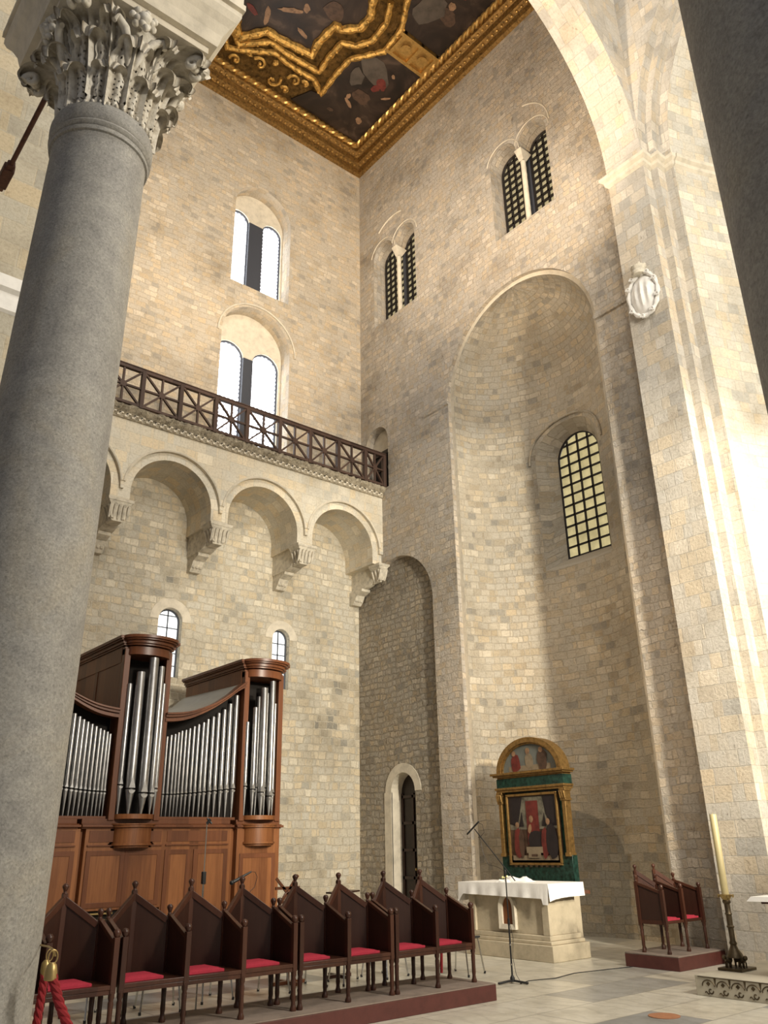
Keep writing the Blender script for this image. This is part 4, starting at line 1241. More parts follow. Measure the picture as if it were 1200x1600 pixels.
def tower(c, hw, zt, h_c, pipes):
    FB = lambda a, b, d: (a-OX, b-OY, d)
    # posts
    for s_ in (-1, 1):
        m1 = MB(); x = c+s_*(hw-.05); ob(m1, x-.05, x+.05, 12.97, 13.10, 2.05, zt-.2); m1.build('corner_post', M['organpost'], org, bevel=.006)
    m1 = MB(); ob(m1, c-hw+.01, c-hw+.04, 13.1, 15.3, 2.05, zt-.1); ob(m1, c-hw+.001, c-hw+.02, 13.1, 13.22, 2.05, zt-.16); ob(m1, c-hw+.001, c-hw+.02, 14.1, 14.22, 2.05, zt-.16)
    ob(m1, c-hw-.004, c-hw+.02, 13.105, 15.29, zt-.42, zt-.16)
    ob(m1, c-hw+.001, c-hw+.02, 15.15, 15.3, 2.05, zt-.16)
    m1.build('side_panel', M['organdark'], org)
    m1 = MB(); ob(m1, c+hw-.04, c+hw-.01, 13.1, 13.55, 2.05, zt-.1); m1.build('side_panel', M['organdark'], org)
    m1 = MB(); ob(m1, c-hw+.04, c+hw-.04, 13.35, 13.4, 2.05, zt-.1); m1.build('interior_back', M['organshade'], org)
    # crown cornice, bowed, in steps
    m1 = MB()
    for (o_, z0, z1) in ((.0, zt-h_c, zt-h_c+.13), (.025, zt-.15, zt-.12), (.05, zt-.12, zt-.07), (.085, zt-.07, zt-.045), (.11, zt-.045, zt)):
        m1.prism(bow(c, hw+o_, .20+o_, 13.0-o_*.6, 13.40 if z1 < zt-.14 else 15.3), FB, z0, z1)
    m1.build('crown_cornice', M['organpost'], org, bevel=.004)
    m1 = MB(); m1.prism(bow(c, hw-.06, .16, 13.0, 13.35), FB, zt-h_c+.02, zt-h_c+.05); m1.build('cornice_soffit', M['organshade'], org)
    # bowed base of the tower
    m1 = MB()
    for (o_, z0, z1) in ((.0, 2.07, 2.14), (.05, 1.985, 2.0), (.03, 1.95, 1.985), (-.01, 1.72, 1.95), (.01, 1.69, 1.72), (-.03, 1.66, 1.69)):
        m1.prism(bow(c, hw-.06+o_, .22+o_, 13.0, 13.2), FB, z0, z1)
    m1.build('bowed_base', M['organwood'], org, bevel=.004)
def organ_pipe(x, y, r, z0, zm, zt):
    m1 = MB()
    m1.lathe([(r*.28, z0), (r*.30, z0+.02), (r*.98, zm-.02), (r, zm)], (x-OX, y-OY, 0), 16)
    m1.lathe([(r, zm+.02), (r, zt-.01), (r*.93, zt), (r*.9, zt-.05)], (x-OX, y-OY, 0), 16)
    m1.lathe([(r*.8, zm-.005), (r*.8, zm+.025)], (x-OX, y-OY, 0), 12, 1)
    # flattened upper lip and lower lip plates
    w_ = r*.72; h_ = r*2.6
    yy = y-OY-r*1.0
    m1.add([(x-OX-w_, yy, zm+.02), (x-OX+w_, yy, zm+.02), (x-OX, yy-.0, zm+.02+h_), (x-OX-w_, yy+.02, zm+.02), (x-OX+w_, yy+.02, zm+.02)], [(0, 1, 2)])
    m1.add([(x-OX+w_*math.cos(a), yy-.002, zm-.012+w_*math.sin(a)) for a in [PI+PI*k/10 for k in range(11)]], [tuple(range(11))])
    m1.build('pipe', [M['pipe'], M['organshade']], org, ang=40)
T1P = [(5.36, 12.96, .045, 2.14, 2.56, 4.14), (5.49, 12.86, .072, 2.14, 2.50, 4.33), (5.68, 12.82, .076, 2.14, 2.44, 4.58), (5.84, 12.86, .052, 2.14, 2.44, 4.46), (5.95, 12.96, .04, 2.14, 2.52, 4.2)]
T2P = [(7.60, 12.97, .036, 2.14, 2.6, 3.70), (7.70, 12.88, .043, 2.14, 2.55, 3.95), (7.84, 12.83, .064, 2.14, 2.50, 4.30), (8.01, 12.83, .055, 2.14, 2.44, 4.44), (8.125, 12.92, .035, 2.14, 2.5, 4.06), (7.66, 13.15, .03, 2.14, 2.6, 4.1), (7.92, 13.15, .04, 2.14, 2.6, 4.2), (8.1, 13.15, .035, 2.14, 2.6, 4.28)]
tower(5.65, .42, 4.92, .30, T1P)
tower(7.92, .41, 4.80, .30, T2P)
for p in T1P+T2P: organ_pipe(*p)
F2 = [(6.07, 3.34), (6.12, 3.36), (6.19, 3.39), (6.26, 3.41), (6.32, 3.44), (6.38, 3.47), (6.45, 3.49), (6.52, 3.52), (6.60, 3.56), (6.68, 3.60), (6.77, 3.64), (6.85, 3.70), (6.95, 3.75), (7.05, 3.82), (7.16, 3.89), (7.27, 4.00), (7.39, 4.16)]
for i, (x, zt) in enumerate(F2):
    d_ = (F2[min(i+1, 16)][0]-F2[max(i-1, 0)][0])/(2 if 0 < i < 16 else 1)
    organ_pipe(x+.015, 13.06, d_*.38, 2.09, 2.44+.12*(i/16)**2, zt)
F1 = [(5.16, 3.34), (5.11, 3.37), (5.05, 3.39), (4.99, 3.41), (4.92, 3.44), (4.85, 3.47), (4.78, 3.50), (4.71, 3.53), (4.64, 3.57), (4.56, 3.61), (4.48, 3.66), (4.39, 3.72), (4.30, 3.78), (4.20, 3.86), (4.09, 3.95)]
for i, (x, zt) in enumerate(F1): organ_pipe(x, 13.06, .024+.0012*i, 2.09, 2.46+.05*(i/10)**2, zt)
# curved rails over the pipe fields and the fields' dark backs
def crail(up, low, roof=None):
    n = len(up)
    m1 = MB()
    for (q0, q1, o_) in ((0, .35, .05), (.35, .5, .02), (.5, .8, .065), (.8, 1.0, .10)):
        pts = [(a[0], b[1]+(a[1]-b[1])*q0) for a, b in zip(up, low)] + [(a[0], b[1]+(a[1]-b[1])*q1) for a, b in list(zip(up, low))[::-1]]
        m1.prism([(a-OX, b) for a, b in pts], lambda a, b, d: (a, d, b), -o_, .12)
    m1.build('curved_rail', M['organpost'], org, bevel=.004)
def smooth(pts, n):
    o = []
    for i in range(n+1):
        x = pts[0][0]+(pts[-1][0]-pts[0][0])*i/n
        # Lagrange-free: piecewise Catmull-Rom in x
        j = max(k for k in range(len(pts)-1) if pts[k][0] <= x+1e-9)
        p0 = pts[max(j-1, 0)]; p1 = pts[j]; p2 = pts[j+1]; p3 = pts[min(j+2, len(pts)-1)]
        t = (x-p1[0])/(p2[0]-p1[0])
        z = .5*((2*p1[1])+(-p0[1]+p2[1])*t+(2*p0[1]-5*p1[1]+4*p2[1]-p3[1])*t*t+(-p0[1]+3*p1[1]-3*p2[1]+p3[1])*t**3)
        o.append((x, z))
    return o
u2_ = smooth([(6.03, 3.73), (6.46, 3.79), (6.89, 3.95), (7.16, 4.12), (7.53, 4.40)], 20)
l2_ = smooth([(6.03, 3.59), (6.38, 3.64), (6.72, 3.78), (7.07, 3.99), (7.53, 4.30)], 20)
crail(u2_, [(a, b-.0) for a, b in l2_])
u1_ = [(2*5.63-x, z) for x, z in u2_][::-1]; l1_ = [(2*5.63-x, z) for x, z in l2_][::-1]
crail(u1_, l1_)
rz = lambda p: max(.06, .42-.42*(abs(p[0]-5.63)-.4)/1.35)
mb = MB()
for uu in (u2_, u1_):
    for i in range(20):
        a, b = uu[i], uu[i+1]
        mb.add([(a[0]-OX, .1, a[1]-.01), (b[0]-OX, .1, b[1]-.01), (b[0]-OX, 2.3, b[1]+rz(b)), (a[0]-OX, 2.3, a[1]+rz(a))], [(0, 1, 2, 3)])
mb.build('field_roof', M['greypanel'], org)
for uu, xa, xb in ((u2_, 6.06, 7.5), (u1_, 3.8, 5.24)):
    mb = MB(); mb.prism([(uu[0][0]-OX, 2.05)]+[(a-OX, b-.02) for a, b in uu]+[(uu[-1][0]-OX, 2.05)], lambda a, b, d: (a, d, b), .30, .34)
    mb.build('field_back', M['organshade'], org)
# plain left end of the case beyond the first field
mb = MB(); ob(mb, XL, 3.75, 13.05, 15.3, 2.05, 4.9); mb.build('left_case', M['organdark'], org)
mb = MB(); ob(mb, 6.06, 7.45, 13.0, 13.03, 2.07, 2.11); ob(mb, 3.8, 5.2, 13.0, 13.03, 2.07, 2.11); mb.build('pipe_rack', M['organpost'], org)

# ------------------------------------------------------------------ choir stalls
ZP = .17
YF, YB, AP = 7.50, 7.90, .16
def leg_prof(h):
    return [(.030, 0), (.032, .02), (.022, .045), (.019, .07), (.023, .10), (.021, h*.5), (.024, h-.09), (.019, h-.075), (.027, h-.05), (.027, h)]
def stall(xs, label, cat='choir stall', flip=None):
    """a bench of len(xs)-1 seats; xs are the post positions along its length"""
    x0 = xs[0]
    t = thing('choir_stall', label, cat, (x0, YF, ZP), 'dark wooden choir stalls on the platform')
    D = YB-YF; sz = .385
    L_ = [x-x0 for x in xs]
    mb = MB(); mb.box(L_[0], L_[-1], -.02, D, sz-.02, sz+.015); mb.box(L_[0], L_[-1], -.015, .01, sz-.055, sz-.02); mb.build('seat', M['darkwood'], t, bevel=.004)
    for x in L_:
        mb = MB()
        mb.lathe(leg_prof(sz-.03), (x, 0, 0), 10)
        mb.box(x-.024, x+.024, -.024, .024, sz-.05, .755)
        mb.lathe([(.018, .755), (.025, .765), (.034, .787), (.032, .80), (.020, .817), (.001, .822)], (x, 0, 0), 10)
        mb.build('front_post', M['darkwood'], t, bevel=.002, seg=1)
        mb = MB()
        mb.lathe(leg_prof(sz-.03), (x, D, 0), 10)
        mb.box(x-.024, x+.024, D-.024, D+.024, sz-.05, .87)
        mb.lathe([(.016, .87), (.022, .88), (.014, .895), (.020, .91), (.029, .935), (.027, .95), (.016, .962), (.001, .965)], (x, D, 0), 10)
        mb.build('rear_post', M['darkwood'], t, bevel=.002, seg=1)
        mb = MB()
        mb.prism([(.02, sz), (D-.02, sz), (D-.02, .86), (.02, .71)], lambda a, b, d: (d, a, b), x-.010, x+.010)
        mb.build('side_panel', M['darkpanel'], t)
        mb = MB(); mb.bar((x, .02, .715), (x, D-.02, .865), .04, .035); mb.build('arm_rail', M['darkwood'], t, bevel=.003)
    for a, b in zip(L_, L_[1:]):
        c = (a+b)/2
        for e, sd in ((a+.02, -1), (b-.02, 1)):
            mb = MB()
            vs = []
            for o_ in (-.008, .008):
                vs += [(e, D+o_, sz), (c, D+AP+o_, sz), (c, D+AP+o_, 1.03), (e, D+o_, .83)]
            mb.add(vs, [(0, 1, 2, 3), (7, 6, 5, 4), (0, 4, 5, 1), (1, 5, 6, 2), (2, 6, 7, 3), (3, 7, 4, 0)])
            mb.build('back_panel', M['darkpanel'], t)
            mb = MB(); mb.bar((e, D, .83), (c, D+AP, 1.045), .035, .055, (0, 0, 1)); mb.build('gable_rail', M['darkwood'], t, bevel=.003)
        mb = MB(); mb.prism([(a, D), (b, D), (c, D+AP)], lambda p, q, d: (p, q, d), sz-.02, sz+.012); mb.build('seat_back_corner', M['darkwood'], t)
        mb = MB(); mb.box(c-.022, c+.022, D+AP-.022, D+AP+.022, sz-.05, 1.09)
        mb.lathe(leg_prof(sz-.03), (c, D+AP, 0), 10)
        mb.lathe([(.024, 1.085), (.026, 1.095), (.014, 1.105), (.019, 1.12), (.031, 1.145), (.029, 1.158), (.016, 1.172), (.001, 1.176)], (c, D+AP, 0), 10)
        mb.build('centre_post', M['darkwood'], t, bevel=.002, seg=1)
    return t
def cushion(x0, x1, label, seed, yf=YF, zp=ZP, T=None):
    rn = random.Random(seed)
    w_ = x1-x0; mb = MB()
    nx, ny = 8, 8
    vs = []
    for k in (0, 1):
        for j in range(ny+1):
            for i in range(nx+1):
                u = i/nx; v = j/ny
                e = min(u, 1-u, v, 1-v)
                h = .0 if k == 0 else .036*min(1, .55+e*3)+rn.uniform(-.001, .001)
                vs.append((.03+u*(w_-.06), .0+v*.34, h))
    n1 = (nx+1)*(ny+1)
    fs = []
    for j in range(ny):
        for i in range(nx):
            q = j*(nx+1)+i
            fs.append((q, q+nx+1, q+nx+2, q+1)); fs.append((n1+q, n1+q+1, n1+q+nx+2, n1+q+nx+1))
    def edge(seq):
        for p, q in zip(seq, seq[1:]): fs.append((p, q, n1+q, n1+p))
    edge(list(range(nx+1))); edge([nx+j*(nx+1) for j in range(ny+1)]); edge([ny*(nx+1)+i for i in range(nx, -1, -1)]); edge([j*(nx+1) for j in range(ny, -1, -1)])
    mb.add(vs, fs)
    o = mb.build('seat_cushion', M['redcloth'], ang=50)
    o.location = (x0, yf+.04, zp+.401)
    return tag(o, label, 'cushion', 'red cushions on the choir stalls')
stall([2.06, 2.64, 3.21], 'dark wooden choir stall nearest the granite column, first of the row')
stall([3.285, 3.88, 4.46, 5.03], 'dark wooden three seat choir stall, second bench of the row from the column')
stall([5.105, 5.69, 6.265], 'dark wooden two seat choir stall, third bench of the row from the column')
stall([6.335, 6.92, 7.48], 'dark wooden two seat choir stall at the altar end of the row')
ord_ = ['first', 'second', 'third', 'fourth', 'fifth', 'sixth', 'seventh', 'eighth']
seats = [(2.66, 3.19, .04), (3.30, 3.86, .0), (3.90, 4.44, 0), (4.48, 5.02, 0), (5.12, 5.67, 0), (5.71, 6.25, 0), (6.355, 6.90, 0), (6.94, 7.46, 0)]
wid = [.42, .42, .42, .44, .40, .46, .46, .44]
for i, (a, b, _) in enumerate(seats):
    cushion(a, a+wid[i], 'red cushion on the %s choir seat, counting from the granite column' % ord_[i], i)
mb = MB(); mb.box(0, 6.65, 0, .95, 0, ZP-.012, 1); mb.box(0, 6.65, 0, .95, ZP-.012, ZP, 0)
o = mb.build('platform', [M['carpet'], M['platside']], bevel=.006, loc=(.95, 7.28, 0))
tag(o, 'long low red platform carrying the row of choir stalls', 'platform')

# pair of seats at the right, facing the camera's right
rs = thing('choir_stall', 'dark wooden two seat stall with gabled backs on its own small platform before the pier', 'choir stall', (10.98, 7.23, ZP+.01))
DR = .40
def rstall(t):
    xs = [0, .48, .96]; sz = .385; D = DR
    mb = MB(); mb.box(0, .96, 0, D, sz-.02, sz+.015); mb.build('seat', M['darkwood'], t, bevel=.004)
    for x in xs:
        mb = MB(); mb.lathe(leg_prof(sz-.03), (x, 0, 0), 10); mb.box(x-.024, x+.024, -.024, .024, sz-.05, .80)
        mb.lathe([(.016, .80), (.022, .81), (.030, .83), (.028, .85), (.018, .865), (.001, .868)], (x, 0, 0), 10); mb.build('front_post', M['darkwood'], t)
        mb = MB(); mb.lathe(leg_prof(sz-.03), (x, D, 0), 10); mb.box(x-.024, x+.024, D-.024, D+.024, sz-.05, .90)
        mb.lathe([(.016, .90), (.022, .91), (.014, .925), (.020, .94), (.030, .965), (.028, .98), (.016, .992), (.001, .995)], (x, D, 0), 10); mb.build('rear_post', M['darkwood'], t)
        mb = MB(); mb.prism([(.02, sz), (D-.02, sz), (D-.02, .88), (.02, .76)], lambda a, b, d: (d, a, b), x-.010, x+.010); mb.build('side_panel', M['darkpanel'], t)
        mb = MB(); mb.bar((x, .0, .76), (x, D, .885), .04, .035); mb.build('arm_rail', M['darkwood'], t)
        mb = MB(); mb.bar((x, .0, sz), (x, D, sz), .03, .05); mb.build('side_rail', M['darkwood'], t)
    for a, b in zip(xs, xs[1:]):
        c = (a+b)/2
        for e in (a+.02, b-.02):
            mb = MB()
            vs = []
            for o_ in (-.008, .008):
                vs += [(e, D+o_, sz), (c, D+AP+o_, sz), (c, D+AP+o_, 1.0), (e, D+o_, .84)]
            mb.add(vs, [(0, 1, 2, 3), (7, 6, 5, 4), (0, 4, 5, 1), (1, 5, 6, 2), (2, 6, 7, 3), (3, 7, 4, 0)])
            mb.build('back_panel', M['darkwood'], t)
            mb = MB(); mb.bar((e, D, .84), (c, D+AP, 1.02), .035, .055); mb.build('gable_rail', M['darkwood'], t)
        mb = MB(); mb.prism([(a, D), (b, D), (c, D+AP)], lambda p, q, d: (p, q, d), sz-.02, sz+.012); mb.build('seat_back_corner', M['darkwood'], t)
        mb = MB(); mb.box(c-.022, c+.022, D+AP-.022, D+AP+.022, sz-.05, 1.03)
        mb.lathe(leg_prof(sz-.03), (c, D+AP, 0), 10)
        mb.lathe([(.024, 1.03), (.026, 1.04), (.014, 1.05), (.019, 1.065), (.031, 1.09), (.029, 1.103), (.016, 1.117), (.001, 1.121)], (c, D+AP, 0), 10)
        mb.build('centre_post', M['darkwood'], t)
rstall(rs)
for k, (x, lab) in enumerate(((10.96, 'red cushion on the near seat of the small two seat stall by the pier'), (11.44, 'red cushion on the far seat of the small two seat stall by the pier'))):
    o = cushion(x+.03, x+.48, lab, 40+k, 7.23, ZP+.01); o.scale = (1, .95, 1)
mb = MB(); mb.box(0, 1.19, 0, .85, 0, ZP-.01, 1); mb.box(0, 1.19, 0, .85, ZP-.01, ZP+.01, 0)
o = mb.build('platform', [M['carpet'], M['platside']], bevel=.006, loc=(10.85, 7.02, 0))
tag(o, 'small square red platform under the two seat stall near the pier', 'platform')

# ------------------------------------------------------------------ metal chairs behind the stalls
ch = thing('metal_chair', 'chrome legged black chair, rightmost, legs seen past the last stall', 'chair', (9.0, 9.35, 0), 'chrome legged chairs behind the stalls')
mb = MB(); mb.box(-.20, .20, -.20, .20, .43, .455); mb.build('seat', M['blackcloth'], ch, bevel=.01)
mb = MB(); mb.box(-.20, .20, .19, .22, .58, .80); mb.build('backrest', M['blackcloth'], ch, bevel=.01)
for sx in (-1, 1):
    for sy in (-1, 1):
        mb = MB()
        top = (sx*.17, sy*.17, .44 if sy < 0 else .44)
        mb.tube([top, (sx*.21, sy*.23, .01)], .011, 8); mb.tube([(sx*.21, sy*.23, 0), (sx*.213, sy*.233, .03)], .015, 8, 1)
        if sy > 0: mb.tube([top, (sx*.18, .205, .80)], .011, 8)
        mb.build('leg', [M['chrome'], M['black']], ch)
spots = [(3.9, 9.6, .2), (4.6, 9.5, -.3), (5.3, 9.7, .1), (5.95, 9.5, .4), (6.6, 9.65, 0), (7.25, 9.5, -.2), (7.9, 9.6, .15)]
lab = ['leftmost of its row behind the stalls', 'second from left in its row behind stalls', 'third from left in its row behind stalls', 'fourth from left in its row behind stalls', 'fifth from left in its row behind stalls', 'sixth from left in its row behind stalls', 'seventh from left in its row behind stalls']
for (x, y, a), lb in zip(spots, lab):
    c = ch.copy(); COL.objects.link(c); c.location = (x, y, 0); c.rotation_euler = (0, 0, a)
    c['label'] = 'chrome legged black chair, ' + lb
    for q in list(ch.children):
        d = q.copy(); COL.objects.link(d); d.parent = c
ch.rotation_euler = (0, 0, .25)
ch.location = (8.75, 9.0, 0)

# ------------------------------------------------------------------ altar, cloth, altarpiece
M['altar'] = plain('yellowed_limestone', (.50, .43, .31), .85, 0, 14, .4, .25, 4, .2)
al = thing('altar', 'pale stone altar with small arched tabernacle door in front of the niche', 'altar', (10.47, 9.70, 0))
AX, AY = 10.47, 9.70
mb = MB(); mb.box(-.07, .80, -.92, .92, 0, .22); mb.box(-.03, .76, -.87, .87, .22, .27); mb.box(0, .73, -.83, .83, .27, .34); mb.build('plinth', M['altar'], al, bevel=.01)
mb = MB(); mb.box(.04, .69, -.79, .79, .34, .92); mb.box(.0, .06, -.83, -.70, .34, .92); mb.box(.0, .06, .70, .83, .34, .92); mb.box(.0, .06, -.83, .83, .86, .92); mb.build('body', M['altar'], al, bevel=.006)
mb = MB(); mb.box(-.04, .77, -.88, .88, .92, 1.03); mb.build('table_slab', M['altar'], al, bevel=.01)
mb = MB(); mb.box(-.02, .79, -.90, -.88, .90, .92); mb.box(.79, .82, -1.0, -.70, .88, .93); mb.build('wooden_lath', M['organpost'], al)
mb = MB()
ar = arch(0, .105, .46, .68, 12, .16); ao = arch(0, .17, .39, .68, 12, .22)
for i in range(len(ao)):
    j = (i+1) % len(ao)
    mb.add([(-.02, *ao[i]), (-.02, *ao[j]), (-.005, *ar[j]), (-.005, *ar[i])], [(0, 1, 2, 3)]); mb.add([(-.02, *ao[i]), (-.02, *ao[j]), (.05, *ao[j]), (.05, *ao[i])], [(0, 1, 2, 3)])
    mb.add([(-.005, *ar[i]), (-.005, *ar[j]), (.04, *ar[j]), (.04, *ar[i])], [(0, 1, 2, 3)])
mb.build('tabernacle_frame', M['pale'], al)
mb = MB(); mb.prism(arch(0, .11, .455, .68, 12, .165), lambda a, b, d: (d, a, b), .025, .04); mb.build('tabernacle_door', M['organdark'], al)
# cloth
mb = MB()
rn = random.Random(9)
def clothstrip(P, nrm, drop, n=60, amp=.012, zt=1.045):
    """P: plan points along the edge; cloth falls from zt by drop(i)"""
    rows = []
    for i in range(n+1):
        t = i/n
        p = Vector(P[0]).lerp(Vector(P[1]), t)
        w_ = amp*(math.sin(t*31)+.6*math.sin(t*53+1))
        d_ = drop(t)
        rows.append([(p.x+nrm[0]*(w_*k/4+.004*k), p.y+nrm[1]*(w_*k/4+.004*k), zt-d_*k/4) for k in range(5)])
    sweep(mb, rows)
mb.box(-.06, .79, -.91, 1.0, 1.035, 1.048)
clothstrip([(-.06, -.91), (-.06, 1.0)], (-1, 0), lambda t: .17+.035*(1-t)+(.08 if t < .06 else 0)+(.0 if t < .94 else .12*(t-.94)/.06), 90, .008)
clothstrip([(-.06, -.91), (.79, -.91)], (0, -1), lambda t: .19+.05*(1-t)**4, 40, .006)
clothstrip([(-.06, 1.0), (.79, 1.0)], (0, 1), lambda t: .28, 30, .012)
o = mb.build('altar_cloth', M['whitecloth'], ang=70, loc=(AX, AY, 0)); tag(o, 'white linen cloth draped over the stone altar', 'altar cloth')
# open missal and folded cloths on the altar, small flowers
mb = MB()
def crumple(cx, cy, a, b, h, seed):
    rn = random.Random(seed)
    nx = 14
    vs = []
    for j in range(nx+1):
        for i in range(nx+1):
            u = -1+2*i/nx; v = -1+2*j/nx
            e = max(0, 1-max(abs(u), abs(v))**3)
            vs.append((cx+a*u+rn.uniform(-.01, .01), cy+b*v+rn.uniform(-.01, .01), 1.05+e*(h*(.55+.45*math.sin(u*4+seed)*math.cos(v*5))+rn.uniform(0, .01))))
    mb.add(vs, [(j*(nx+1)+i, j*(nx+1)+i+1, (j+1)*(nx+1)+i+1, (j+1)*(nx+1)+i) for j in range(nx) for i in range(nx)])
crumple(.25, -.02, .18, .30, .10, 4); crumple(.1, .1, .10, .14, .05, 6)
o = mb.build('folded_linen', M['whitecloth'], ang=50, loc=(AX, AY, 0)); tag(o, 'crumpled pile of white linen lying on top of the altar', 'linen')
fl = thing('flower_posy', 'small posy of yellow and white flowers with green leaves on the altar', 'flowers', (AX+.30, AY+.27, 1.05))
mb = MB()
for k in range(7): mb.sphere((.03*math.cos(k*2.2), .05*math.sin(k*2.2), .05+.012*(k % 3)), .018, 8, k % 2)
mb.build('blossom', [plain('pale_yellow_petal', (.75, .68, .30), .7), M['whitecloth']], fl)
mb = MB()
for k in range(6):
    a = k*1.1; mb.add([(0, 0, 0), (.05*math.cos(a)-.015, .08*math.sin(a), .05), (.08*math.cos(a), .12*math.sin(a), .045), (.05*math.cos(a)+.015, .08*math.sin(a)+.02, .03)], [(0, 1, 2, 3)])
mb.build('leaves', plain('leaf_green', (.06, .13, .04), .6), fl)

ap = thing('altarpiece', 'gilded altarpiece with arched top, green marble and a painted panel behind the altar', 'altarpiece', (12.0, 10.34, 0))
hw = .80
mb = MB(); mb.box(.0, .15, -hw+.04, hw-.0, 0, .95); mb.build('pedestal', M['altar'], ap, bevel=.01)
mb = MB(); mb.box(.0, .14, -hw, hw, .95, 1.42); mb.build('predella', M['green_marble'], ap, bevel=.005)
mb = MB(); mb.box(.05, .14, -hw+.05, hw-.05, 1.2, 2.6); mb.build('backing', M['green_marble'], ap)
for s_ in (-1, 1):
    mb = MB(); y = s_*(hw-.055)
    mb.box(-.03, .12, y-.038, y+.038, 1.40, 2.32); mb.box(-.045, .13, y-.052, y+.052, 1.40, 1.46); mb.box(-.04, .13, y-.06, y+.06, 2.30, 2.34)
    mb.box(-.05, .13, y-.07, y+.07, 2.46, 2.50)
    for k in range(3):
        yy = y-.045+.045*k; mb.tube([(-.04, yy, 2.34), (-.055, yy, 2.42), (-.075, yy, 2.46)], [.018, .022, .015], 6)
    mb.box(-.045, .12, y-.05, y+.05, 2.34, 2.47)
    mb.build('pilaster', M['goldold'], ap, bevel=.004)
mb = MB()
for (o_, z0, z1) in ((.0, 2.50, 2.54), (.02, 2.54, 2.58), (-.02, 2.74, 2.77), (.04, 2.77, 2.80), (.075, 2.80, 2.84)): mb.box(-.05-o_, .2, -hw-o_, hw+o_, z0, z1)
mb.build('entablature', M['goldold'], ap, bevel=.004)
mb = MB(); mb.box(-.04, .2, -hw+.01, hw-.01, 2.58, 2.74); mb.build('marble_frieze', M['green_marble'], ap)
def ering(a0, h0, a1, h1, n=28):
    o_ = [(a0*math.cos(PI*k/n), 2.84+h0*math.sin(PI*k/n)) for k in range(n+1)]
    i_ = [(a1*math.cos(PI*k/n), 2.84+h1*math.sin(PI*k/n)) for k in range(n+1)]
    return o_+i_[::-1]
mb = MB(); mb.prism(ering(.77, .60, .68, .51), lambda a, b, d: (d, a, b), -.05, .2); mb.prism(ering(.70, .53, .65, .48), lambda a, b, d: (d, a, b), -.015, .1); mb.build('lunette_frame', M['goldold'], ap)
mb = MB(); mb.prism([(.67*math.cos(PI*k/28), 2.84+.5*math.sin(PI*k/28)) for k in range(29)], lambda a, b, d: (d, a, b), .02, .05); lun = mb.build('lunette_painting', M['p_blue'], ap)
mb = MB(); mb.box(-.0, .04, -.60, .60, 1.30, 2.46); pt = mb.build('panel_painting', M['p_brown'], ap)
mb = MB()
for a, b, c, d in ((-.60, -.56, 1.28, 2.44), (.56, .60, 1.28, 2.44), (-.6, .6, 1.26, 1.30), (-.6, .6, 2.42, 2.46)): mb.box(-.035, .01, a, b, c, d)
mb.build('panel_frame', M['goldold'], ap, bevel=.004)
def fig(par, shapes, x0):
    for i, (pts, mt) in enumerate(shapes):
        m_ = MB(); m_.prism(pts, lambda a, b, d: (d, a, b), x0-.002*(i+1), x0-.002*i); m_.build('painted_shape', M[mt], par)
rec = lambda a, b, c, d: [(a, c), (b, c), (b, d), (a, d)]
# (+Y is to the left as seen)
fig(pt, [(rec(-.55, .55, 1.85, 2.40), 'p_sky2'), ([(.55, 2.40), (.55, 1.95), (.38, 1.9), (.32, 2.05), (.22, 2.4)], 'p_dark'), ([(-.55, 2.40), (-.55, 1.9), (-.40, 1.9), (-.30, 2.1), (-.25, 2.4)], 'p_dark'),
         ([(.33, 1.9), (.22, 1.9), (.25, 2.15)], 'p_dark'), ([(-.2, 1.9), (-.31, 1.9), (-.27, 2.12)], 'p_dark'), (rec(-.14, .14, 1.6, 2.33), 'p_red'),
         (rec(-.52, .52, 1.34, 1.42), 'p_cream'), (ell(0, 1.78, .12, .27, 0, 14, .1, 3), 'p_red'), (ell(-.06, 1.66, .20, .18, 0, 14, .1, 4), 'p_dark'), (ell(.03, 2.02, .045, .06, 0, 10, .05, 5), 'p_flesh'), (ell(.07, 1.86, .04, .08, .3, 10, .1, 6), 'p_flesh'),
         (ell(.36, 1.62, .10, .27, 0, 14, .1, 7), 'p_red'), (ell(.28, 1.62, .06, .25, 0, 14, .1, 8), 'p_brown'), (ell(.36, 1.93, .045, .05, 0, 10, .05, 9), 'p_flesh'),
         (ell(-.26, 1.62, .08, .25, 0, 14, .1, 10), 'p_red'), (ell(-.42, 1.64, .13, .30, 0, 14, .1, 11), 'p_dark'), (ell(-.36, 1.97, .045, .055, 0, 10, .05, 12), 'p_flesh'),
         (rec(-.20, .17, 1.46, 1.56), 'p_cream'), (rec(-.15, .13, 1.38, 1.48), 'p_cream'), (rec(-.08, .06, 1.40, 1.44), 'p_brown')], -.002)
fig(lun, [(rec(-.5, .5, 2.86, 2.95), 'p_cream'), (ell(0, 3.02, .10, .14, 0, 12, .1, 1), 'p_cream'), (ell(.02, 3.20, .05, .06, 0, 10, .05, 2), 'p_flesh'), (ell(.32, 3.0, .12, .16, 0, 12, .15, 3), 'p_red'), (ell(.36, 3.18, .05, .05, 0, 10, .05, 4), 'p_flesh'), (ell(-.32, 3.02, .12, .17, 0, 12, .15, 5), 'p_brown'), (ell(-.30, 3.2, .05, .05, 0, 10, .05, 6), 'p_flesh')], .018)
mb = MB()
for k in range(-4, 5): mb.box(-.006, .0, k*.12-.03, k*.12+.03, 1.32-.09, 1.32-.04)
mb.build('predella_ornament', M['p_cream'], ap)

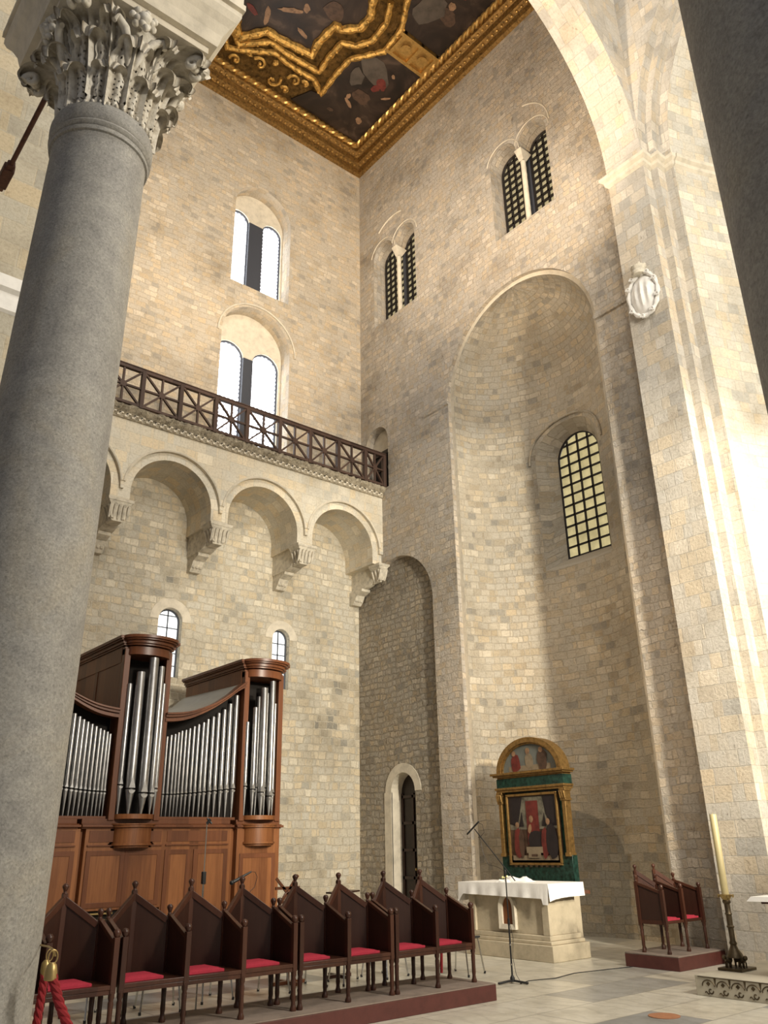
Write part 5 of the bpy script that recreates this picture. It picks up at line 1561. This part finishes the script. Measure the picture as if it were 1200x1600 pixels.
# ------------------------------------------------------------------ microphones
def micstand_altar():
    t = thing('microphone_stand', 'black boom microphone stand on a three foot base in front of the altar', 'microphone stand', (8.62, 7.97, 0))
    for k in range(3):
        a = R(-8+120*k)
        mb = MB(); mb.bar((0, 0, .035), (.21*math.cos(a+.95), .21*math.sin(a+.95), .015), .035, .022); mb.build('foot', M['black'], t, bevel=.004)
    mb = MB(); mb.tube([(0, 0, .02), (0, 0, .70)], .011, 10); mb.tube([(0, 0, .65), (0, 0, 1.27)], .008, 10); mb.lathe([(.03, .02), (.03, .06), (.015, .09)], (0, 0, 0), 14); mb.lathe([(.016, .66), (.016, .73)], (0, 0, 0), 12); mb.build('pole', M['black'], t)
    for z in (.42, .70, .2):
        mb = MB(); mb.lathe([(.014, z), (.014, z+.02)], (0, 0, 0), 10); mb.build('collar', M['chrome'], t)
    mb = MB(); mb.lathe([(.018, 1.24), (.022, 1.27), (.016, 1.30)], (0, 0, 0), 10); mb.build('clutch', M['black'], t)
    mb = MB(); mb.tube([(0, -.16, 1.17), (0, .52, 1.81)], .007, 8); mb.build('boom', M['black'], t)
    mb = MB(); mb.tube([(0, .665, 1.745), (0, .43, 1.90)], .012, 10); md = mb.build('microphone', M['black'], t)
    mb = MB(); mb.tube([(0, .44, 1.89), (0, .36, 1.86), (0, .34, 1.76), (0, .42, 1.70), (0, .46, 1.70)], .003, 6); mb.tube([(0, .44, 1.72), (0, .38, 1.5), (0, .30, 1.36), (0, .16, 1.34), (0, .05, 1.30)], .003, 6)
    mb.tube([(.01, 0, .7), (.03, -.03, .5), (.02, -.01, .3), (.02, -.05, .1), (.05, -.1, .004)], .003, 6)
    mb.build('cable', M['black'], t)
micstand_altar()
t = thing('microphone_stand', 'slim grey microphone stand rising in front of the organ doors', 'microphone stand', (4.80, 9.0, 0))
mb = MB(); mb.lathe([(.14, 0), (.14, .02), (.02, .03)], (0, 0, 0), 24); mb.build('base', M['black'], t)
mb = MB(); mb.tube([(0, 0, .02), (0, 0, 1.3)], .010, 8); mb.build('pole', M['chrome'], t)
mb = MB(); mb.tube([(0, 0, 1.25), (.0, -.0, 1.90)], .006, 8); mb.build('boom', M['chrome'], t)
mb = MB(); mb.box(-.022, .022, -.022, .022, 1.25, 1.38); mb.build('clutch', M['black'], t, bevel=.006)
mb = MB(); mb.tube([(0, 0, 1.88), (.03, -.02, 1.93)], .017, 8); mb.tube([(.0, 0, 1.94), (.05, -.02, 1.88)], .012, 8); mb.build('microphone', M['black'], t)
t = thing('microphone_stand', 'black handheld microphone on a stand behind the fourth stall back', 'microphone stand', (4.98, 8.45, 0))
mb = MB(); mb.lathe([(.12, 0), (.12, .02), (.02, .03)], (0, 0, 0), 24); mb.build('base', M['black'], t)
mb = MB(); mb.tube([(0, 0, .02), (0, 0, 1.27)], .009, 8); mb.build('pole', M['black'], t)
mb = MB(); mb.tube([(.10, 0, 1.375), (.03, 0, 1.345), (-.08, 0, 1.295), (-.12, 0, 1.28)], [.009, .012, .017, .018], 10); mb.sphere((-.135, 0, 1.273), .024, 10); mb.build('microphone', M['black'], t)
mb = MB(); mb.tube([(.10, 0, 1.375), (.15, 0, 1.37), (.18, 0, 1.32), (.15, 0, 1.22), (.06, 0, 1.15), (.01, 0, 1.1)], .003, 6); mb.build('cable', M['black'], t)
mb = MB()
pts = [(8.66, 7.88, .004), (8.9, 7.95, .004), (9.3, 7.85, .004), (9.8, 7.95, .004), (10.4, 7.85, .004), (10.84, 7.75, .004)]
mb.tube(pts, .006, 6); tag(mb.build('floor_cable', M['black']), 'thin black cable lying on the marble floor by the boom microphone', 'cable')

# ------------------------------------------------------------------ wooden book stands
t = thing('book_stand', 'light brown folding wooden book stand with carved crossed slats behind the third bench', 'book stand', (6.62, 10.0, 0))
mb = MB(); mb.tube([(0, 0, 0), (0, 0, .9)], .02, 8); mb.build('pole', M['organpost'], t)
for a, b in (((-.22, 0, .85), (.12, 0, 1.27)), ((.16, 0, .85), (-.22, 0, 1.24)), ((-.23, 0, 1.12), (.15, 0, 1.12))):
    mb = MB(); mb.bar(a, b, .035, .02, (0, 1, 0)); mb.build('slat', M['organpost'], t)
mb = MB(); mb.tube([(.11*math.cos(k*PI/8), 0, .97+.11*math.sin(k*PI/8)) for k in range(16)], .014, 6, closed=True); mb.build('ring', M['organpost'], t)
mb = MB(); mb.bar((-.25, 0, .02), (.25, 0, .02), .05, .04); mb.bar((0, -.2, .02), (0, .2, .02), .05, .04); mb.build('base', M['organpost'], t)
t = thing('book_stand', 'dark topped wooden book stand behind the altar end bench', 'book stand', (7.42, 10.0, 0))
mb = MB(); mb.tube([(0, 0, 0), (0, 0, 1.0)], .02, 8); mb.build('pole', M['darkwood'], t)
mb = MB(); mb.bar((-.18, -.1, 1.03), (.18, -.1, 1.05), .3, .02, (0, 0, 1)); mb.build('desk', M['darkwood'], t)
mb = MB(); mb.bar((-.2, 0, .02), (.2, 0, .02), .05, .04); mb.bar((0, -.2, .02), (0, .2, .02), .05, .04); mb.build('base', M['darkwood'], t)

# red rope hung on the last stall's rear post
mb = MB()
mb.tube([(7.38, 8.10, 1.10), (7.43, 8.12, 1.115), (7.50, 8.13, 1.09), (7.58, 8.13, 1.02), (7.60, 8.13, .90), (7.58, 8.13, .5), (7.565, 8.13, .20)], .017, 8)
tag(mb.build('velvet_rope', M['velvet']), 'red velvet rope hanging down behind the last stall seat', 'rope')
# velvet ropes on the near column
def twisted(pts, r, strands=3, pitch=.11):
    m_ = MB(); pts = [Vector(p) for p in pts]
    ln = [0]
    for a, b in zip(pts, pts[1:]): ln.append(ln[-1]+(b-a).length)
    n = int(ln[-1]/.012)
    fine = []
    for i in range(n+1):
        s_ = ln[-1]*i/n; j = max(k for k in range(len(pts)-1) if ln[k] <= s_+1e-9); q = (s_-ln[j])/(ln[j+1]-ln[j]); fine.append(pts[j].lerp(pts[j+1], q))
    for k in range(strands):
        P_ = []
        for i, p in enumerate(fine):
            t = i*.012/pitch*2*PI+k*2*PI/strands
            P_.append(p+Vector((math.cos(t), math.sin(t), 0))*r*.45)
        m_.tube(P_, r*.6, 7)
    return m_
vr = thing('velvet_rope', 'twisted red velvet rope with brass end hooked to the foot of the near column', 'rope', (1.59, 4.44, 1.1))
twisted([(0, 0, -.02), (.02, -.01, -.08), (.05, -.02, -.16), (.095, -.03, -.25), (.15, -.045, -.34), (.22, -.07, -.44), (.32, -.1, -.54), (.46, -.16, -.62)], .024).build('cord', M['velvet'], vr)
mb = MB(); mb.lathe([(.012, .015), (.022, .005), (.028, -.02), (.031, -.055), (.028, -.06)], (0, 0, 0), 14); mb.build('end_cap', M['brass'], vr)
mb = MB(); mb.tube([(.006, 0, .045)], .003, 6) if False else mb.tube([(.022*math.cos(k*PI/10), 0, .038+.030*math.sin(k*PI/10)) for k in range(20)], .0035, 6, closed=True); mb.build('ring', M['brass'], vr)
v2 = thing('velvet_rope', 'red velvet rope with yellowish end cap, half hidden behind the near column', 'rope', (1.722, 4.90, 1.06))
twisted([(0, 0, -.03), (-.002, .0, -.12), (-.008, .01, -.3), (-.02, .03, -.6)], .022).build('cord', M['velvet'], v2)
mb = MB(); mb.lathe([(.010, .02), (.022, .005), (.024, -.03), (.018, -.06), (.020, -.065)], (0, 0, 0), 12); mb.build('end_cap', M['brass'], v2)
mb = MB(); mb.tube([(.018*math.cos(k*PI/10)+.014, 0, .04+.028*math.sin(k*PI/10)) for k in range(20)], .003, 6, closed=True); mb.build('ring', M['brass'], v2)
mb = MB(); mb.tube([(1.63, 4.78, 1.165), (1.625, 4.62, 1.168), (1.60, 4.46, 1.165), (1.595, 4.44, 1.155), (1.60, 4.44, 1.14)], .0045, 6)
tag(mb.build('wall_hook', M['brass']), 'thin brass hook on the near column holding the velvet ropes', 'hook')

# ------------------------------------------------------------------ high altar step, candlesticks, table
st = thing('marble_step', 'pale marble step with inlaid scrollwork frieze at the lower right', 'step', (9.42, 5.92, 0))
mb = MB(); mb.box(0, 2.2, -5.2, 0, 0, .2); M['step'] = plain('aged_step_marble', (.50, .46, .37), .5, 0, 10, .2, .2, 4)
mb.build('step_block', M['step'], st, bevel=.006)
mb = MB()
y = -.16
while y > -1.4:
    # interlaced arch, diamond and scroll
    for (r_, zc, a0, a1) in ((.075, .10, 0, PI),):
        pts = [(y+r_*math.cos(a0+(a1-a0)*k/12), zc+r_*.8*math.sin(a0+(a1-a0)*k/12)) for k in range(13)]
        mb.tube([(-.002, p[0], p[1]) for p in pts], .007, 5)
    mb.prism([(y-.024, .125), (y, .148), (y+.024, .125), (y, .102)], lambda a, b, d: (d, a, b), -.005, .002)
    mb.prism([(y-.10, .185), (y-.072, .185), (y-.086, .11)], lambda a, b, d: (d, a, b), -.005, .002)
    mb.tube([(-.002, y-.02-.034*(1-k/14)*math.cos(k*.6), .058-.034*(1-k/14)*math.sin(k*.6)) for k in range(10)], .007, 5)
    mb.tube([(-.002, y+.05-.05*k/6, .035+.012*math.sin(k)) for k in range(7)], .006, 5)
    y -= .175
mb.box(-.005, 0, -1.5, -.04, .184, .192)
mb.build('inlay_frieze', M['bronze_dark'], st)
cs = thing('candlestick', 'tall dark bronze candlestick on lion feet standing on the marble step', 'candlestick', (10.08, 5.76, .2))
mb = MB(); mb.box(-.17, .17, -.15, .15, 0, .03); mb.build('foot_plate', M['bronze_dark'], cs, bevel=.005)
for k in range(3):
    a = 2*PI*k/3+.4
    mb = MB(); c = (.09*math.cos(a), .09*math.sin(a))
    mb.tube([(c[0]*.6, c[1]*.6, .10), (c[0]*1.0, c[1]*1.0, .11), (c[0]*1.35, c[1]*1.35, .12)], [.03, .036, .028], 8); mb.sphere((c[0]*1.5, c[1]*1.5, .135), .027, 8)
    for e in (-.02, .02):
        for f_ in (.8, 1.3): mb.tube([(c[0]*f_-e*math.sin(a), c[1]*f_+e*math.cos(a), .09), (c[0]*f_-e*math.sin(a), c[1]*f_+e*math.cos(a), .03)], .010, 6)
    mb.build('lion_foot', M['bronze_dark'], cs)
mb = MB(); mb.lathe([(.10, .13), (.085, .17), (.05, .22), (.035, .26), (.045, .28), (.032, .31), (.034, .44), (.044, .45), (.044, .46), (.033, .47), (.034, .58), (.044, .59), (.033, .61), (.034, .70), (.045, .71), (.05, .73), (.035, .75)], (0, 0, 0), 16); mb.build('stem', M['bronze_dark'], cs)
mb = MB(); mb.lathe([(.04, .74), (.06, .77), (.075, .79), (.08, .80), (.045, .805)], (0, 0, 0), 16)
for k in range(8):
    a = k*PI/4; mb.tube([(.07*math.cos(a), .07*math.sin(a), .79), (.09*math.cos(a), .09*math.sin(a), .80), (.088*math.cos(a), .088*math.sin(a), .77)], .007, 6)
mb.build('drip_pan', M['brass'], cs)
mb = MB(); mb.lathe([(.042, 0), (.042, .90), (.036, .91), (.03, .895), (.004, .895), (.003, .93), (.0005, .93)], (0, 0, 0), 20)
o = mb.build('candle', M['wax'], loc=(10.08, 5.76, 1.0)); tag(o, 'tall thick ivory candle standing on the dark bronze candlestick', 'candle')
tb = thing('altar_table', 'dark wooden altar table edge with a white cloth at the right border', 'table', (9.65, 5.18, .2))
mb = MB(); mb.box(.05, 1.3, -2.2, -.05, .74, .80); mb.build('table_top', M['darkwood'], tb, bevel=.005)
mb = MB(); mb.box(.30, 1.05, -2.0, -.30, 0, .74); mb.build('pedestal', M['white_marble'], tb, bevel=.01)
mb = MB(); mb.box(-.02, 1.36, -2.2, .02, .80, .815)
mb.add([(-.02, .02, .815), (-.02, -2.2, .815), (-.04, -2.2, .775), (-.04, .07, .765)], [(0, 1, 2, 3)]); mb.add([(-.02, .02, .815), (1.36, .02, .815), (1.36, .06, .765), (-.04, .07, .765)], [(0, 1, 2, 3)])
o = mb.build('table_cloth', M['whitecloth'], loc=(9.65, 5.18, .2)); tag(o, 'white cloth corner lying on the dark table at the right border', 'tablecloth')
mb = MB(); mb.lathe([(.07, 0), (.07, .02), (.03, .04), (.03, .12), (.05, .14)], (0, 0, 0), 16); o = mb.build('candlestick', M['brass'], loc=(9.95, 4.94, 1.017)); tag(o, 'short brass candlestick on the cloth covered table at the right border', 'candlestick')
mb = MB(); mb.lathe([(.035, 0), (.035, .66), (.003, .665), (.003, .69)], (0, 0, 0), 20)
o = mb.build('candle', M['wax'], loc=(9.95, 4.94, 1.157)); tag(o, 'ivory candle at the right edge of the picture, on the cloth covered table', 'candle')
